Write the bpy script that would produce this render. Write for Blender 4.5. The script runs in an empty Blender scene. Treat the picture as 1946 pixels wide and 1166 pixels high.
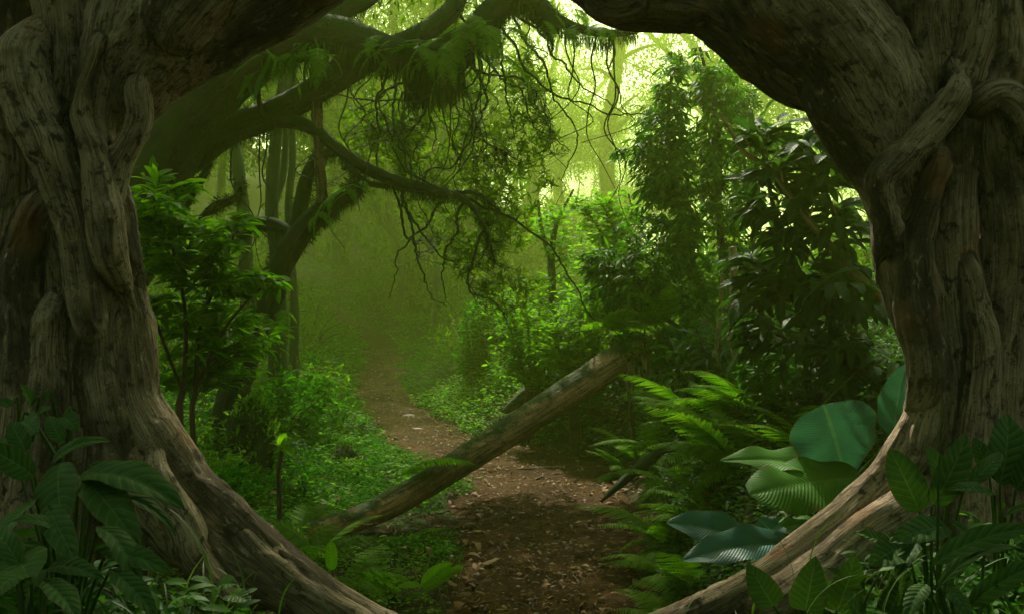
import bpy, math
import numpy as np
from mathutils import Vector, Matrix

# ------------------------------------------------------------------ camera, sky, sun, exposure
SC = bpy.context.scene
COL = SC.collection
FPX, CX, CY, EYE = 1892.0, 973.0, 583.0, 1.6
cam_d = bpy.data.cameras.new('camera')
cam_d.lens = 36.0 * FPX / 1946.0
cam_d.sensor_width = 36.0
cam_d.clip_start, cam_d.clip_end = 0.05, 2000.0
cam = bpy.data.objects.new('camera', cam_d)
cam.location = (0, 0, EYE)
cam.rotation_euler = (math.radians(90), 0, 0)
COL.objects.link(cam)
SC.camera = cam

SUN_EL, SUN_AZ = math.radians(48), math.radians(-10)      # azimuth from +Y towards +X
world = bpy.data.worlds.new('World')
SC.world = world
world.use_nodes = True
wn = world.node_tree
bg = next(n for n in wn.nodes if n.type == 'BACKGROUND')
sky = wn.nodes.new('ShaderNodeTexSky')
sky.sky_type = 'NISHITA'
sky.sun_disc = False
sky.sun_elevation, sky.sun_rotation = SUN_EL, SUN_AZ
sky.air_density, sky.dust_density, sky.ozone_density = 1.0, 4.0, 1.0
wn.links.new(sky.outputs[0], bg.inputs[0])
bg.inputs[1].default_value = 0.15
sun_d = bpy.data.lights.new('sun', 'SUN')
sun_d.energy, sun_d.angle, sun_d.color = 5.0, math.radians(0.8), (1.0, 0.94, 0.78)
sun = bpy.data.objects.new('sun', sun_d)
sdir = Vector((math.sin(SUN_AZ) * math.cos(SUN_EL), math.cos(SUN_AZ) * math.cos(SUN_EL), math.sin(SUN_EL)))
sun.rotation_euler = sdir.to_track_quat('Z', 'Y').to_euler()
sun.location = (8, 40, 40)
COL.objects.link(sun)
SC.view_settings.view_transform = 'Standard'
SC.view_settings.look = 'None'
SC.view_settings.gamma = 1.0
SC.view_settings.exposure = 1.1
cy = SC.cycles
cy.max_bounces, cy.diffuse_bounces, cy.glossy_bounces = 6, 3, 2
cy.transmission_bounces, cy.volume_bounces, cy.transparent_max_bounces = 4, 1, 4
cy.sample_clamp_indirect = 2.0
cy.caustics_reflective = cy.caustics_refractive = False
cy.use_denoising = True
cy.use_adaptive_sampling = True
cy.adaptive_threshold = 0.015

rng = np.random.default_rng(11)

# ------------------------------------------------------------------ helpers
def P(px, py, Y):
    "world point that lies at depth Y along a direction of the photograph"
    return np.array([(px - CX) / FPX * Y, Y, EYE - (py - CY) / FPX * Y])

def unit(a):
    return a / np.maximum(np.linalg.norm(a, axis=-1, keepdims=True), 1e-9)

def sm(x):
    x = np.clip(x, 0, 1)
    return x * x * (3 - 2 * x)

def _hash(ix, iy, iz, seed):
    h = (ix.astype(np.int64) * 374761393 + iy.astype(np.int64) * 668265263 + iz.astype(np.int64) * 2147483647 + seed * 974634777)
    h = (h ^ (h >> 13)) * 1274126177
    h = h ^ (h >> 16)
    return (h & 0xFFFF).astype(np.float64) / 65535.0

def vnoise(p, seed=0):
    "trilinear value noise in -1..1"
    p = np.asarray(p, float)
    i = np.floor(p)
    f = p - i
    f = f * f * (3 - 2 * f)
    i = i.astype(np.int64)
    r = 0
    for a in (0, 1):
        for b in (0, 1):
            for c in (0, 1):
                w = (f[:, 0] if a else 1 - f[:, 0]) * (f[:, 1] if b else 1 - f[:, 1]) * (f[:, 2] if c else 1 - f[:, 2])
                r = r + w * _hash(i[:, 0] + a, i[:, 1] + b, i[:, 2] + c, seed)
    return r * 2 - 1

def fbm(p, octv=4, seed=0, gain=0.5):
    p = np.asarray(p, float)
    r, a, t = 0, 1.0, 0
    for k in range(octv):
        r = r + a * vnoise(p * 2 ** k + 17.3 * k, seed + k)
        t += a
        a *= gain
    return r / t

def smooth_line(pts, n):
    "Catmull-Rom through rows of pts, n samples evenly spread by index"
    p = np.asarray(pts, float)
    if len(p) == 2:
        t = np.linspace(0, 1, n)[:, None]
        return p[0] * (1 - t) + p[1] * t
    e = np.vstack([2 * p[0] - p[1], p, 2 * p[-1] - p[-2]])
    t = np.linspace(0, len(p) - 1 - 1e-6, n)
    i = t.astype(int)
    f = (t - i)[:, None]
    a, b, c, d = e[i], e[i + 1], e[i + 2], e[i + 3]
    return 0.5 * (2 * b + (c - a) * f + (2 * a - 5 * b + 4 * c - d) * f ** 2 + (3 * b - a - 3 * c + d) * f ** 3)

class Geo:
    "collects vertices and faces and links them as one mesh object"
    def __init__(s):
        s.v, s.uv, s.bk, s.f, s.fm, s.n = [], [], [], [], [], 0
    def add(s, v, faces, uv=None, bark=None, mat=0):
        v = np.asarray(v, float).reshape(-1, 3)
        s.v.append(v)
        s.uv.append(np.zeros((len(v), 2)) if uv is None else np.asarray(uv, float))
        s.bk.append(v if bark is None else np.asarray(bark, float))
        for f in (faces if isinstance(faces, list) else [faces]):
            f = np.asarray(f, np.int64)
            if len(f):
                s.f.append(f + s.n)
                s.fm.append(np.full(len(f), mat, np.int32))
        s.n += len(v)
    def inst(s, T, M, t, mat=0):
        v, f, uv = T
        N, k = len(t), len(v)
        if N == 0:
            return
        V = np.einsum('nij,kj->nki', M, v) + t[:, None, :]
        Fs = (np.asarray(f)[None] + (np.arange(N) * k)[:, None, None]).reshape(-1, f.shape[1])
        s.add(V.reshape(-1, 3), Fs, np.tile(uv, (N, 1)), mat=mat)
    def tube(s, pts, rad, sides=8, mat=0, cap=True, rough=0.0, seed=0):
        pts = np.asarray(pts, float)
        s.tubes(pts[None], np.asarray(rad, float)[None], sides, mat, cap, rough, seed)
    def tubes(s, pts, rad, sides=5, mat=0, cap=False, rough=0.0, seed=0):
        "many tubes at once: pts (T,n,3), rad (T,n)"
        T, n, _ = pts.shape
        if T == 0:
            return
        tan = unit(np.gradient(pts, axis=1))
        ref = np.zeros((T, 3)); ref[:, 2] = 1
        bad = np.abs(tan[:, 0, 2]) > 0.9
        ref[bad] = (1, 0, 0)
        u = np.zeros_like(pts)
        cur = ref
        for i in range(n):
            cur = unit(cur - np.sum(cur * tan[:, i], -1, keepdims=True) * tan[:, i])
            u[:, i] = cur
        w = np.cross(tan, u)
        a = np.arange(sides) / sides * 2 * math.pi
        ca, sa = np.cos(a), np.sin(a)
        L = np.concatenate([np.zeros((T, 1)), np.cumsum(np.linalg.norm(np.diff(pts, axis=1), axis=-1), 1)], 1)
        R = np.repeat(rad[:, :, None], sides, 2)
        if rough:
            q = np.stack(np.broadcast_arrays(L[:, :, None] * 1.0, R * ca, R * sa), -1).reshape(-1, 3)
            off = np.repeat(np.arange(T) * 9.7, n * sides)[:, None]
            s0 = 0.6 / max(float(np.mean(rad)), 1e-3)
            R = R * (1 + rough * fbm(q * s0 + off, 3, seed).reshape(R.shape))
        V = pts[:, :, None, :] + R[..., None] * (u[:, :, None, :] * ca[None, None, :, None] + w[:, :, None, :] * sa[None, None, :, None])
        bark = np.stack(np.broadcast_arrays(L[:, :, None], R * ca, R * sa), -1)
        uv = np.stack(np.broadcast_arrays(a[None, None, :] / 6.283 * np.ones((T, n, 1)), L[:, :, None]), -1)
        i = np.arange(n - 1)[:, None] * sides
        j = np.arange(sides)[None]
        j2 = (j + 1) % sides
        q = np.stack([i + j, i + j2, i + sides + j2, i + sides + j], -1).reshape(-1, 4)
        Fs = (q[None] + (np.arange(T) * n * sides)[:, None, None]).reshape(-1, 4)
        s.add(V.reshape(-1, 3), Fs, uv.reshape(-1, 2), bark.reshape(-1, 3), mat)
        if cap:
            for k in range(T):
                for e, rev in ((0, True), (n - 1, False)):
                    base = k * n * sides + e * sides
                    c = pts[k, e]
                    ring = V[k, e]
                    tri = np.stack([np.arange(sides), (np.arange(sides) + 1) % sides, np.full(sides, sides)], -1)
                    if rev:
                        tri = tri[:, ::-1]
                    s.add(np.vstack([ring, c + tan[k, e] * rad[k, e] * (-.35 if rev else .35)]), tri, None, None, mat)
    def build(s, name, mats, parent=None, smooth=True, origin=None):
        v = np.vstack(s.v)
        o = origin
        if o is None:
            o = np.array(parent.location) if parent is not None else np.zeros(3)
        me = bpy.data.meshes.new(name)
        me.vertices.add(len(v))
        me.vertices.foreach_set('co', (v - o).astype(np.float32).ravel())
        idx = np.concatenate([f.ravel() for f in s.f]).astype(np.int32)
        cnt = np.concatenate([np.full(len(f), f.shape[1], np.int32) for f in s.f])
        st = np.concatenate([[0], np.cumsum(cnt)[:-1]]).astype(np.int32)
        me.loops.add(len(idx))
        me.loops.foreach_set('vertex_index', idx)
        me.polygons.add(len(cnt))
        me.polygons.foreach_set('loop_start', st)
        me.polygons.foreach_set('material_index', np.concatenate(s.fm))
        me.update(calc_edges=True)
        uvl = me.uv_layers.new(name='UVMap')
        uvl.uv.foreach_set('vector', np.vstack(s.uv)[idx].astype(np.float32).ravel())
        at = me.attributes.new('bark', 'FLOAT_VECTOR', 'POINT')
        at.data.foreach_set('vector', np.vstack(s.bk).astype(np.float32).ravel())
        if smooth:
            me.shade_smooth()
        for m in (mats if isinstance(mats, (list, tuple)) else [mats]):
            me.materials.append(m)
        ob = bpy.data.objects.new(name, me)
        COL.objects.link(ob)
        if parent is not None:
            ob.parent = parent
            if origin is not None:
                ob.location = Vector(origin) - parent.location
        else:
            ob.location = Vector(o)
        return ob

def thing(name, label, cat, loc=(0, 0, 0), group=None):
    o = bpy.data.objects.new(name, None)
    o.empty_display_size = 0.1
    o.location = Vector([float(c) for c in loc])
    COL.objects.link(o)
    tag(o, label, cat, group)
    return o

def tag(o, label=None, cat=None, group=None, kind=None):
    for k, x in (('label', label), ('category', cat), ('group', group), ('kind', kind)):
        if x:
            o[k] = x
    return o

KIDS = {}
def dup(root, loc, rotz=0.0, scale=1.0, label=None, group=None, tilt=(0, 0)):
    r = root.copy()
    COL.objects.link(r)
    r.location = Vector([float(c) for c in loc])
    r.rotation_euler = (tilt[0], tilt[1], rotz)
    r.scale = (scale,) * 3
    if label: r['label'] = label
    if group: r['group'] = group
    for ch in list(root.children):
        c = ch.copy()
        COL.objects.link(c)
        c.parent = r
        for gch in ch.children:
            d = gch.copy()
            COL.objects.link(d)
            d.parent = c
    return r

# ------------------------------------------------------------------ leaf and frond shapes
PROF = {
    'lance': lambda v: np.clip(v, 0, 1) ** 0.65 * (1 - v) ** 0.85 * 2.05,
    'ovate': lambda v: np.clip(v, 0, 1) ** 0.5 * (1 - v) ** 0.75 * 1.75,
    'round': lambda v: np.clip(v + .02, 0, 1) ** 0.38 * np.clip(1 - v, 0, 1) ** 0.45 * 1.72,
    'fan': lambda v: np.clip(v, 0, 1) ** .85 * np.clip(1 - v, 0, 1) ** .36 * 1.99,
    'heart': lambda v: np.clip(v + .03, 0, 1) ** 0.32 * (1 - v) ** 0.8 * 1.55,
    'strap': lambda v: np.clip(v * 8, 0, 1) ** .6 * np.clip((1 - v) * 3.0, 0, 1) ** .7,
}
def leaf(kind, W, nl=4, nh=1, bend=0.3, cup=0.15, ripple=0.0, K=9, wave=0.0, twist=0.0):
    "blade of length 1 along +Y, chord straight, normal +Z, W = full width"
    v = np.linspace(0, 1, nl + 1)
    u = np.linspace(-1, 1, 2 * nh + 1)
    ang = bend * (v - 0.5)
    dy, dz = np.cos(ang), -np.sin(ang)
    y = np.concatenate([[0], np.cumsum((dy[1:] + dy[:-1]) / 2)]) / nl
    z = np.concatenate([[0], np.cumsum((dz[1:] + dz[:-1]) / 2)]) / nl
    z, y = z - z[-1] * v, y / y[-1]
    w = PROF[kind](v) * W / 2
    w[-1] = max(w[-1], 1e-4) if w[-1] > 1e-4 else 1e-4
    w[0] = max(w[0], 0.006)
    U, V = np.meshgrid(u, v)
    X = U * w[:, None]
    Z = z[:, None] + cup * np.abs(U) ** 1.4 * w[:, None]
    if ripple:
        ph = V * K - np.abs(U) * w[:, None] / W * 1.6
        Z = Z + ripple * np.abs(np.sin(math.pi * ph)) * np.minimum(1, np.abs(U) * 3) * (1 - np.abs(U) ** 6)
        Z = Z - ripple * 1.5 * np.exp(-(U * nh / 0.9) ** 2)
    if wave:
        Z = Z + wave * W * np.sin(V * 17 + np.sign(U) * 1.1) * np.abs(U) ** 2 * (w[:, None] / w.max())
    if twist:
        a = twist * V
        X, Z = X * np.cos(a) - Z * np.sin(a), X * np.sin(a) + Z * np.cos(a)
    Y = np.broadcast_to(y[:, None], X.shape)
    vv = np.stack([X, Y, Z], -1).reshape(-1, 3)
    c = 2 * nh + 1
    i = np.arange(nl)[:, None] * c + np.arange(2 * nh)[None]
    f = np.stack([i, i + 1, i + c + 1, i + c], -1).reshape(-1, 4)
    return vv, f, np.stack([U * .5 + .5, V], -1).reshape(-1, 2)

def frames(d, n):
    y = unit(d)
    x = unit(np.cross(y, n))
    z = np.cross(x, y)
    return np.stack([x, y, z], -1)

def rvec(N, r=rng):
    return unit(r.normal(size=(N, 3)))

def frond_geo(L, npair, W, arch, seed=0, mats=(0, 1), hang=False, lobes=7, pin=0.30):
    "one fern frond from the origin, out along +Y and arching"
    r = np.random.default_rng(seed)
    g = Geo()
    t = np.linspace(0, 1, 14)
    a0, a1 = (0.2, -1.45) if hang else (0.95, 0.95 - arch)
    ang = a0 + (a1 - a0) * t ** 0.85
    dy, dz = np.cos(ang), np.sin(ang)
    pts = np.stack([0.04 * L * np.sin(t * 3 + seed), np.concatenate([[0], np.cumsum(dy[1:])]) * L / 13, np.concatenate([[0], np.cumsum(dz[1:])]) * L / 13], -1)
    g.tube(pts, 0.0035 * (1 - 0.8 * t) * (L / .7) ** .5, 4, mats[1], cap=False)
    # serrated pinna
    m = lobes
    vs, fs = [], []
    for k in range(m + 1):
        s0 = k / m
        w = (0.13 * (1 - s0) ** .6 + .012) * (0.55 if k else .4)
        vs += [(-w * .45, s0, 0.0), (w * .45, s0, 0.0)]
    for k in range(m):
        s1 = (k + .55) / m
        w = (0.13 * (1 - s1) ** .55 + .012)
        vs += [(-w, s1 + .10 / m * 4, .012), (w, s1 + .10 / m * 4, .012)]
    tri = []
    for k in range(m):
        b = 2 * k
        t1 = 2 * (m + 1) + 2 * k
        tri += [(b, b + 1, b + 3), (b, b + 3, b + 2), (b, b + 2, t1), (b + 1, t1 + 1, b + 3)]
    T = (np.array(vs), np.array(tri), np.zeros((len(vs), 2)))
    tt = np.linspace(0.10, 0.985, npair)
    pos = smooth_line(pts, 200)[(tt * 199).astype(int)]
    tan = unit(np.gradient(smooth_line(pts, 200), axis=0))[(tt * 199).astype(int)]
    side = np.array([1.0, 0, 0])
    nrm = unit(np.cross(side, tan))
    ln = W * np.minimum(1, (tt / .22) ** .7) * (1 - tt ** 2.2) ** .8 + .01
    for sgn in (-1, 1):
        d = sgn * side[None] * 0.93 + tan * (0.30 + .25 * tt[:, None]) - nrm * .12 + r.normal(size=(npair, 3)) * .05
        d[:, 2] -= 0.10
        M = frames(d, nrm + r.normal(size=(npair, 3)) * .06) * ln[:, None, None]
        M[:, :, 0] *= pin / .30
        g.inst(T, M, pos, mats[0])
    return g

# ------------------------------------------------------------------ materials
def node(nt, kind, **kw):
    n = nt.nodes.new(kind)
    for k, x in kw.items():
        setattr(n, k, x)
    return n

def mat_new(name):
    m = bpy.data.materials.new(name)
    m.use_nodes = True
    nt = m.node_tree
    p = next(n for n in nt.nodes if n.type == 'BSDF_PRINCIPLED')
    out = next(n for n in nt.nodes if n.type == 'OUTPUT_MATERIAL')
    return m, nt, p, out

def ramp(nt, fac, stops):
    n = node(nt, 'ShaderNodeValToRGB')
    e = n.color_ramp.elements
    while len(e) < len(stops):
        e.new(0.5)
    for k, (pos, c) in enumerate(stops):
        e[k].position = pos
        e[k].color = (*c, 1)
    nt.links.new(fac, n.inputs[0])
    return n.outputs[0]

def noise(nt, vec, scale, detail=4, rough=.55, dist=0):
    n = node(nt, 'ShaderNodeTexNoise')
    n.inputs['Scale'].default_value = scale
    n.inputs['Detail'].default_value = detail
    n.inputs['Roughness'].default_value = rough
    n.inputs['Distortion'].default_value = dist
    if vec is not None:
        nt.links.new(vec, n.inputs['Vector'])
    return n.outputs['Fac']

def mixc(nt, fac, a, b, mode='MIX'):
    n = node(nt, 'ShaderNodeMix', data_type='RGBA', blend_type=mode)
    for sock, x in ((n.inputs[0], fac), (n.inputs[6], a), (n.inputs[7], b)):
        if isinstance(x, (int, float)):
            sock.default_value = x
        elif isinstance(x, tuple):
            sock.default_value = (*x, 1)
        else:
            nt.links.new(x, sock)
    return n.outputs[2]

def math_n(nt, op, a, b=None, clamp=False):
    n = node(nt, 'ShaderNodeMath', operation=op, use_clamp=clamp)
    for sock, x in ((n.inputs[0], a), (n.inputs[1], b)):
        if x is None:
            continue
        if isinstance(x, (int, float)):
            sock.default_value = x
        else:
            nt.links.new(x, sock)
    return n.outputs[0]

def bump(nt, p, h, strength, dist):
    b = node(nt, 'ShaderNodeBump')
    b.inputs['Strength'].default_value = strength
    b.inputs['Distance'].default_value = dist
    nt.links.new(h, b.inputs['Height'])
    nt.links.new(b.outputs[0], p.inputs['Normal'])
    return b

def scaled(nt, vec, s):
    n = node(nt, 'ShaderNodeMapping')
    n.inputs['Scale'].default_value = s
    nt.links.new(vec, n.inputs[0])
    return n.outputs[0]

def leaf_mat(name, cols, rough=.45, trans=.35, spec=.5, tint=(1.5, 1.7, .55), vein=0, veinc=None, veinK=9, dirt=0.0, edge=0.0):
    m, nt, p, out = mat_new(name)
    ge = node(nt, 'ShaderNodeNewGeometry')
    oi = node(nt, 'ShaderNodeObjectInfo')
    f = math_n(nt, 'FRACT', math_n(nt, 'ADD', ge.outputs['Random Per Island'], math_n(nt, 'MULTIPLY', oi.outputs['Random'], .3)))
    c = ramp(nt, f, [(i / max(1, len(cols) - 1), x) for i, x in enumerate(cols)])
    if vein:
        uv = node(nt, 'ShaderNodeUVMap', uv_map='UVMap')
        sx = node(nt, 'ShaderNodeSeparateXYZ')
        nt.links.new(uv.outputs[0], sx.inputs[0])
        au = math_n(nt, 'ABSOLUTE', math_n(nt, 'SUBTRACT', sx.outputs[0], .5))
        mid = math_n(nt, 'LESS_THAN', au, 0.022)
        ph = math_n(nt, 'SUBTRACT', math_n(nt, 'MULTIPLY', sx.outputs[1], float(veinK)), math_n(nt, 'MULTIPLY', au, 3.0 * veinK / 9))
        tri = math_n(nt, 'PINGPONG', ph, .5)
        lines = math_n(nt, 'MULTIPLY', math_n(nt, 'LESS_THAN', tri, .08), .6)
        allv = math_n(nt, 'MAXIMUM', mid, lines)
        c = mixc(nt, math_n(nt, 'MULTIPLY', allv, float(vein)), c, veinc or tuple(min(1, x * 2.2) for x in cols[-1]))
        bump(nt, p, math_n(nt, 'ADD', tri, math_n(nt, 'MULTIPLY', noise(nt, uv.outputs[0], 30, 3), .25)), .6, .006)
    tc = node(nt, 'ShaderNodeTexCoord')
    if vein and dirt:                                     # browned rims and old holes
        ne = noise(nt, tc.outputs['Object'], 14, 4, .6)
        rim = math_n(nt, 'GREATER_THAN', math_n(nt, 'ADD', math_n(nt, 'MULTIPLY', au, 1.0), math_n(nt, 'MULTIPLY', ne, .42)), .70)
        c = mixc(nt, math_n(nt, 'MULTIPLY', rim, .8), c, (.15, .10, .035))
    n1 = noise(nt, tc.outputs['Object'], 9, 3)
    c = mixc(nt, math_n(nt, 'MULTIPLY', math_n(nt, 'SUBTRACT', n1, .5), 1.2, True), c, tuple(x * .55 for x in cols[0]))
    if dirt:
        n2 = noise(nt, tc.outputs['Object'], 60, 2)
        c = mixc(nt, math_n(nt, 'MULTIPLY', math_n(nt, 'GREATER_THAN', n2, .69), dirt), c, (.16, .12, .05))
    nt.links.new(c, p.inputs['Base Color'])
    p.inputs['Roughness'].default_value = rough
    p.inputs['Specular IOR Level'].default_value = spec * .5
    if trans:
        tr = node(nt, 'ShaderNodeBsdfTranslucent')
        nt.links.new(mixc(nt, 1.0, c, tint, 'MULTIPLY'), tr.inputs[0])
        mx = node(nt, 'ShaderNodeMixShader')
        mx.inputs[0].default_value = trans
        nt.links.new(p.outputs[0], mx.inputs[1])
        nt.links.new(tr.outputs[0], mx.inputs[2])
        nt.links.new(mx.outputs[0], out.inputs[0])
    return m

def bark_mat(name, base, dark, pale, fib=1.0, moss=0.0, mossc=(.05, .085, .012), grain=30, stain=.5, bstr=.8, bdist=.012, rough=.85):
    m, nt, p, out = mat_new(name)
    at = node(nt, 'ShaderNodeAttribute', attribute_name='bark')
    v = at.outputs['Vector']
    fibv = scaled(nt, v, (1.6, grain, grain))
    nf = noise(nt, fibv, 1.0, 9, .70, .9)
    nl = noise(nt, scaled(nt, v, (6, 7, 7)), 1.0, 5, .6, .4)
    nb = noise(nt, scaled(nt, v, (1.3, 2.2, 2.2)), 1.0, 4, .6, .3)
    ns = noise(nt, scaled(nt, v, (55, 75, 75)), 1.0, 3, .6)
    cr = noise(nt, scaled(nt, v, (22, 7, 7)), 1.0, 3, .5, .5)           # lenticels across the grain
    c = ramp(nt, nf, [(.29, dark), (.47, base), (.70, pale)])
    c = mixc(nt, ramp(nt, nl, [(.35, (0, 0, 0)), (.7, (.5, .5, .5))]), c, pale)
    c = mixc(nt, ramp(nt, nb, [(.47, (0, 0, 0)), (.60, (stain,) * 3)]), c, mixc(nt, nf, tuple(x * .3 for x in dark), dark))
    nm = noise(nt, scaled(nt, v, (14, 20, 20)), 1.0, 6, .68, .5)
    c = mixc(nt, ramp(nt, nm, [(.54, (0, 0, 0)), (.63, (stain,) * 3)]), c, tuple(x * .5 for x in dark))
    c = mixc(nt, ramp(nt, nm, [(.34, (.7,) * 3), (.42, (0, 0, 0))]), c, pale)
    c = mixc(nt, ramp(nt, ns, [(.60, (0, 0, 0)), (.70, (.75,) * 3)]), c, tuple(x * .4 for x in dark))
    c = mixc(nt, ramp(nt, ns, [(.24, (.6,) * 3), (.34, (0, 0, 0))]), c, tuple(min(1, x * 1.35) for x in pale))
    nh = noise(nt, scaled(nt, v, (3.0, grain * 3.2, grain * 3.2)), 1.0, 4, .65, .5)   # fine striations
    c = mixc(nt, ramp(nt, nh, [(.36, (.75,) * 3), (.52, (0, 0, 0))]), c, tuple(x * .55 for x in dark))
    nr = noise(nt, scaled(nt, v, (3.1, 4, 4)), 1.0, 3, .5)
    c = mixc(nt, ramp(nt, nr, [(.60, (0, 0, 0)), (.72, (.45,) * 3)]), c, (base[0] * 1.0, base[1] * .62, base[2] * .38))
    if moss:
        ge = node(nt, 'ShaderNodeNewGeometry')
        sx = node(nt, 'ShaderNodeSeparateXYZ')
        nt.links.new(ge.outputs['Normal'], sx.inputs[0])
        mm = math_n(nt, 'ADD', math_n(nt, 'MULTIPLY', sx.outputs[2], .45), math_n(nt, 'MULTIPLY', nl, 1.1))
        c = mixc(nt, ramp(nt, mm, [(.75 - moss * .6, (0, 0, 0)), (.95 - moss * .6, (1, 1, 1))]), c, mixc(nt, nf, tuple(x * .45 for x in mossc), mossc))
    nt.links.new(c, p.inputs['Base Color'])
    p.inputs['Roughness'].default_value = rough
    p.inputs['Specular IOR Level'].default_value = .25
    h = math_n(nt, 'ADD', math_n(nt, 'MULTIPLY', nf, fib), math_n(nt, 'ADD', math_n(nt, 'MULTIPLY', ns, .35), math_n(nt, 'MULTIPLY', nm, .9)))
    h = math_n(nt, 'ADD', h, math_n(nt, 'MULTIPLY', nh, .45))
    h = math_n(nt, 'SUBTRACT', h, math_n(nt, 'MULTIPLY', math_n(nt, 'GREATER_THAN', cr, .66), .22))
    bump(nt, p, h, bstr, bdist)
    return m

def soil_mat(name, cols, moss=None, wet=.75):
    m, nt, p, out = mat_new(name)
    tc = node(nt, 'ShaderNodeTexCoord')
    o = tc.outputs['Object']
    n1 = noise(nt, o, 1.6, 5, .6)
    n2 = noise(nt, o, 17, 6, .7)
    n3 = noise(nt, o, 90, 4, .7)
    c = ramp(nt, n2, [(.3, cols[0]), (.5, cols[1]), (.72, cols[2])])
    c = mixc(nt, ramp(nt, n1, [(.42, (0, 0, 0)), (.62, (.7,) * 3)]), c, cols[0])
    c = mixc(nt, ramp(nt, n3, [(.62, (0, 0, 0)), (.7, (.7,) * 3)]), c, cols[3])
    if moss:
        n4 = noise(nt, o, 3.1, 5, .65)
        c = mixc(nt, ramp(nt, n4, [(.47, (0, 0, 0)), (.56, (.9,) * 3)]), c, moss)
    nt.links.new(c, p.inputs['Base Color'])
    p.inputs['Roughness'].default_value = .95
    p.inputs['Specular IOR Level'].default_value = .05
    bump(nt, p, math_n(nt, 'ADD', n2, math_n(nt, 'MULTIPLY', n3, .5)), 1.0, .03)
    return m

MT = dict(
    fig=bark_mat('fig_bark', (.37, .26, .165), (.10, .065, .04), (.60, .46, .32), grain=34, stain=.85, bstr=1.0, bdist=.019),
    figr=bark_mat('fig_bark_rough', (.36, .265, .165), (.09, .06, .038), (.56, .44, .30), grain=24, stain=.6, bstr=1.0, bdist=.03),
    mossy=bark_mat('mossy_bark', (.045, .033, .02), (.013, .01, .006), (.09, .065, .038), grain=26, moss=.55, mossc=(.03, .052, .007)),
    scaly=bark_mat('scaly_bark', (.085, .06, .035), (.02, .014, .009), (.34, .23, .11), grain=9, bstr=1.0, bdist=.02),
    log=bark_mat('log_bark', (.38, .235, .09), (.09, .055, .024), (.56, .38, .17), grain=22, moss=.02, bstr=1.0, bdist=.03),
    twig=bark_mat('twig_bark', (.09, .062, .038), (.03, .022, .014), (.16, .12, .07), grain=60, bdist=.004),
    liana=bark_mat('liana_bark', (.20, .16, .06), (.05, .04, .018), (.34, .29, .12), grain=40, moss=.2, bdist=.006),
    far=bark_mat('forest_bark', (.07, .05, .03), (.025, .018, .01), (.12, .09, .05), grain=14, moss=.45),
    soil=soil_mat('forest_soil', [(.020, .013, .007), (.042, .027, .014), (.08, .052, .027), (.10, .07, .035)], moss=(.035, .055, .010)),
    path=soil_mat('path_soil', [(.028, .0145, .005), (.064, .035, .0115), (.115, .066, .024), (.18, .115, .048)], wet=.7),
    shrub=leaf_mat('shrub_leaf', [(.045, .135, .003), (.08, .21, .005), (.14, .27, .008)], rough=.55, vein=.35, spec=.12, trans=.5),
    thin=leaf_mat('slender_leaf', [(.016, .075, .004), (.032, .115, .006), (.06, .155, .008)], rough=.5, spec=.15, trans=.45),
    dark=leaf_mat('glossy_leaf', [(.014, .042, .012), (.024, .065, .015), (.038, .088, .018)], rough=.5, trans=.35, vein=.3, spec=.2),
    whorl=leaf_mat('whorled_leaf', [(.045, .105, .005), (.07, .145, .008), (.12, .145, .012)], rough=.6, trans=.5, spec=.12),
    cover=leaf_mat('ground_leaf', [(.014, .085, .002), (.026, .13, .003), (.055, .18, .005)], rough=.8, spec=.03, trans=.45),
    bright=leaf_mat('fresh_leaf', [(.07, .20, .005), (.11, .27, .008), (.16, .33, .013)], rough=.55, vein=.3, spec=.12, trans=.5),
    fern=leaf_mat('fern_leaf', [(.045, .15, .005), (.08, .20, .008), (.13, .24, .011)], rough=.65, trans=.5, spec=.08),
    fernr=leaf_mat('fern_stem', [(.12, .13, .03), (.13, .10, .03)], rough=.6, trans=0),
    moss=leaf_mat('moss_strand', [(.012, .024, .003), (.022, .042, .005), (.045, .075, .008)], rough=.8, trans=.25, spec=.05),
    crown=leaf_mat('crown_leaf', [(.035, .085, .004), (.06, .125, .006), (.10, .16, .009)], rough=.65, spec=.1, trans=.45),
    big=leaf_mat('broad_dark_leaf', [(.022, .068, .011), (.034, .09, .014), (.05, .115, .017)], rough=.55, trans=.12, vein=.75, veinc=(.11, .19, .06), dirt=.4, spec=.2),
    blue=leaf_mat('bluish_leaf', [(.028, .13, .105), (.04, .155, .12)], rough=.42, trans=.15, tint=(1.2, 1.6, .7), vein=.6, veinc=(.12, .24, .10), veinK=34, dirt=.35),
    lime=leaf_mat('lime_leaf', [(.05, .17, .012), (.065, .20, .016)], rough=.5, trans=.4, spec=.25, vein=.5, veinc=(.13, .28, .05), veinK=34, dirt=.4),
    grass=leaf_mat('grass_blade', [(.03, .075, .012), (.05, .11, .015), (.08, .13, .02)], rough=.5),
    dead=leaf_mat('dead_leaf', [(.15, .08, .03), (.23, .14, .06), (.09, .045, .02), (.30, .20, .10)], rough=.7, trans=.12, tint=(1.2, 1.0, .7), spec=.2),
)
m_, nt_, p_, o_ = mat_new('pebble_stone')
ge_ = node(nt_, 'ShaderNodeNewGeometry')
nt_.links.new(ramp(nt_, ge_.outputs['Random Per Island'], [(0, (.10, .075, .05)), (.6, (.2, .16, .11)), (1, (.33, .28, .2))]), p_.inputs['Base Color'])
p_.inputs['Roughness'].default_value = .8
MT['stone'] = m_

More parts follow.
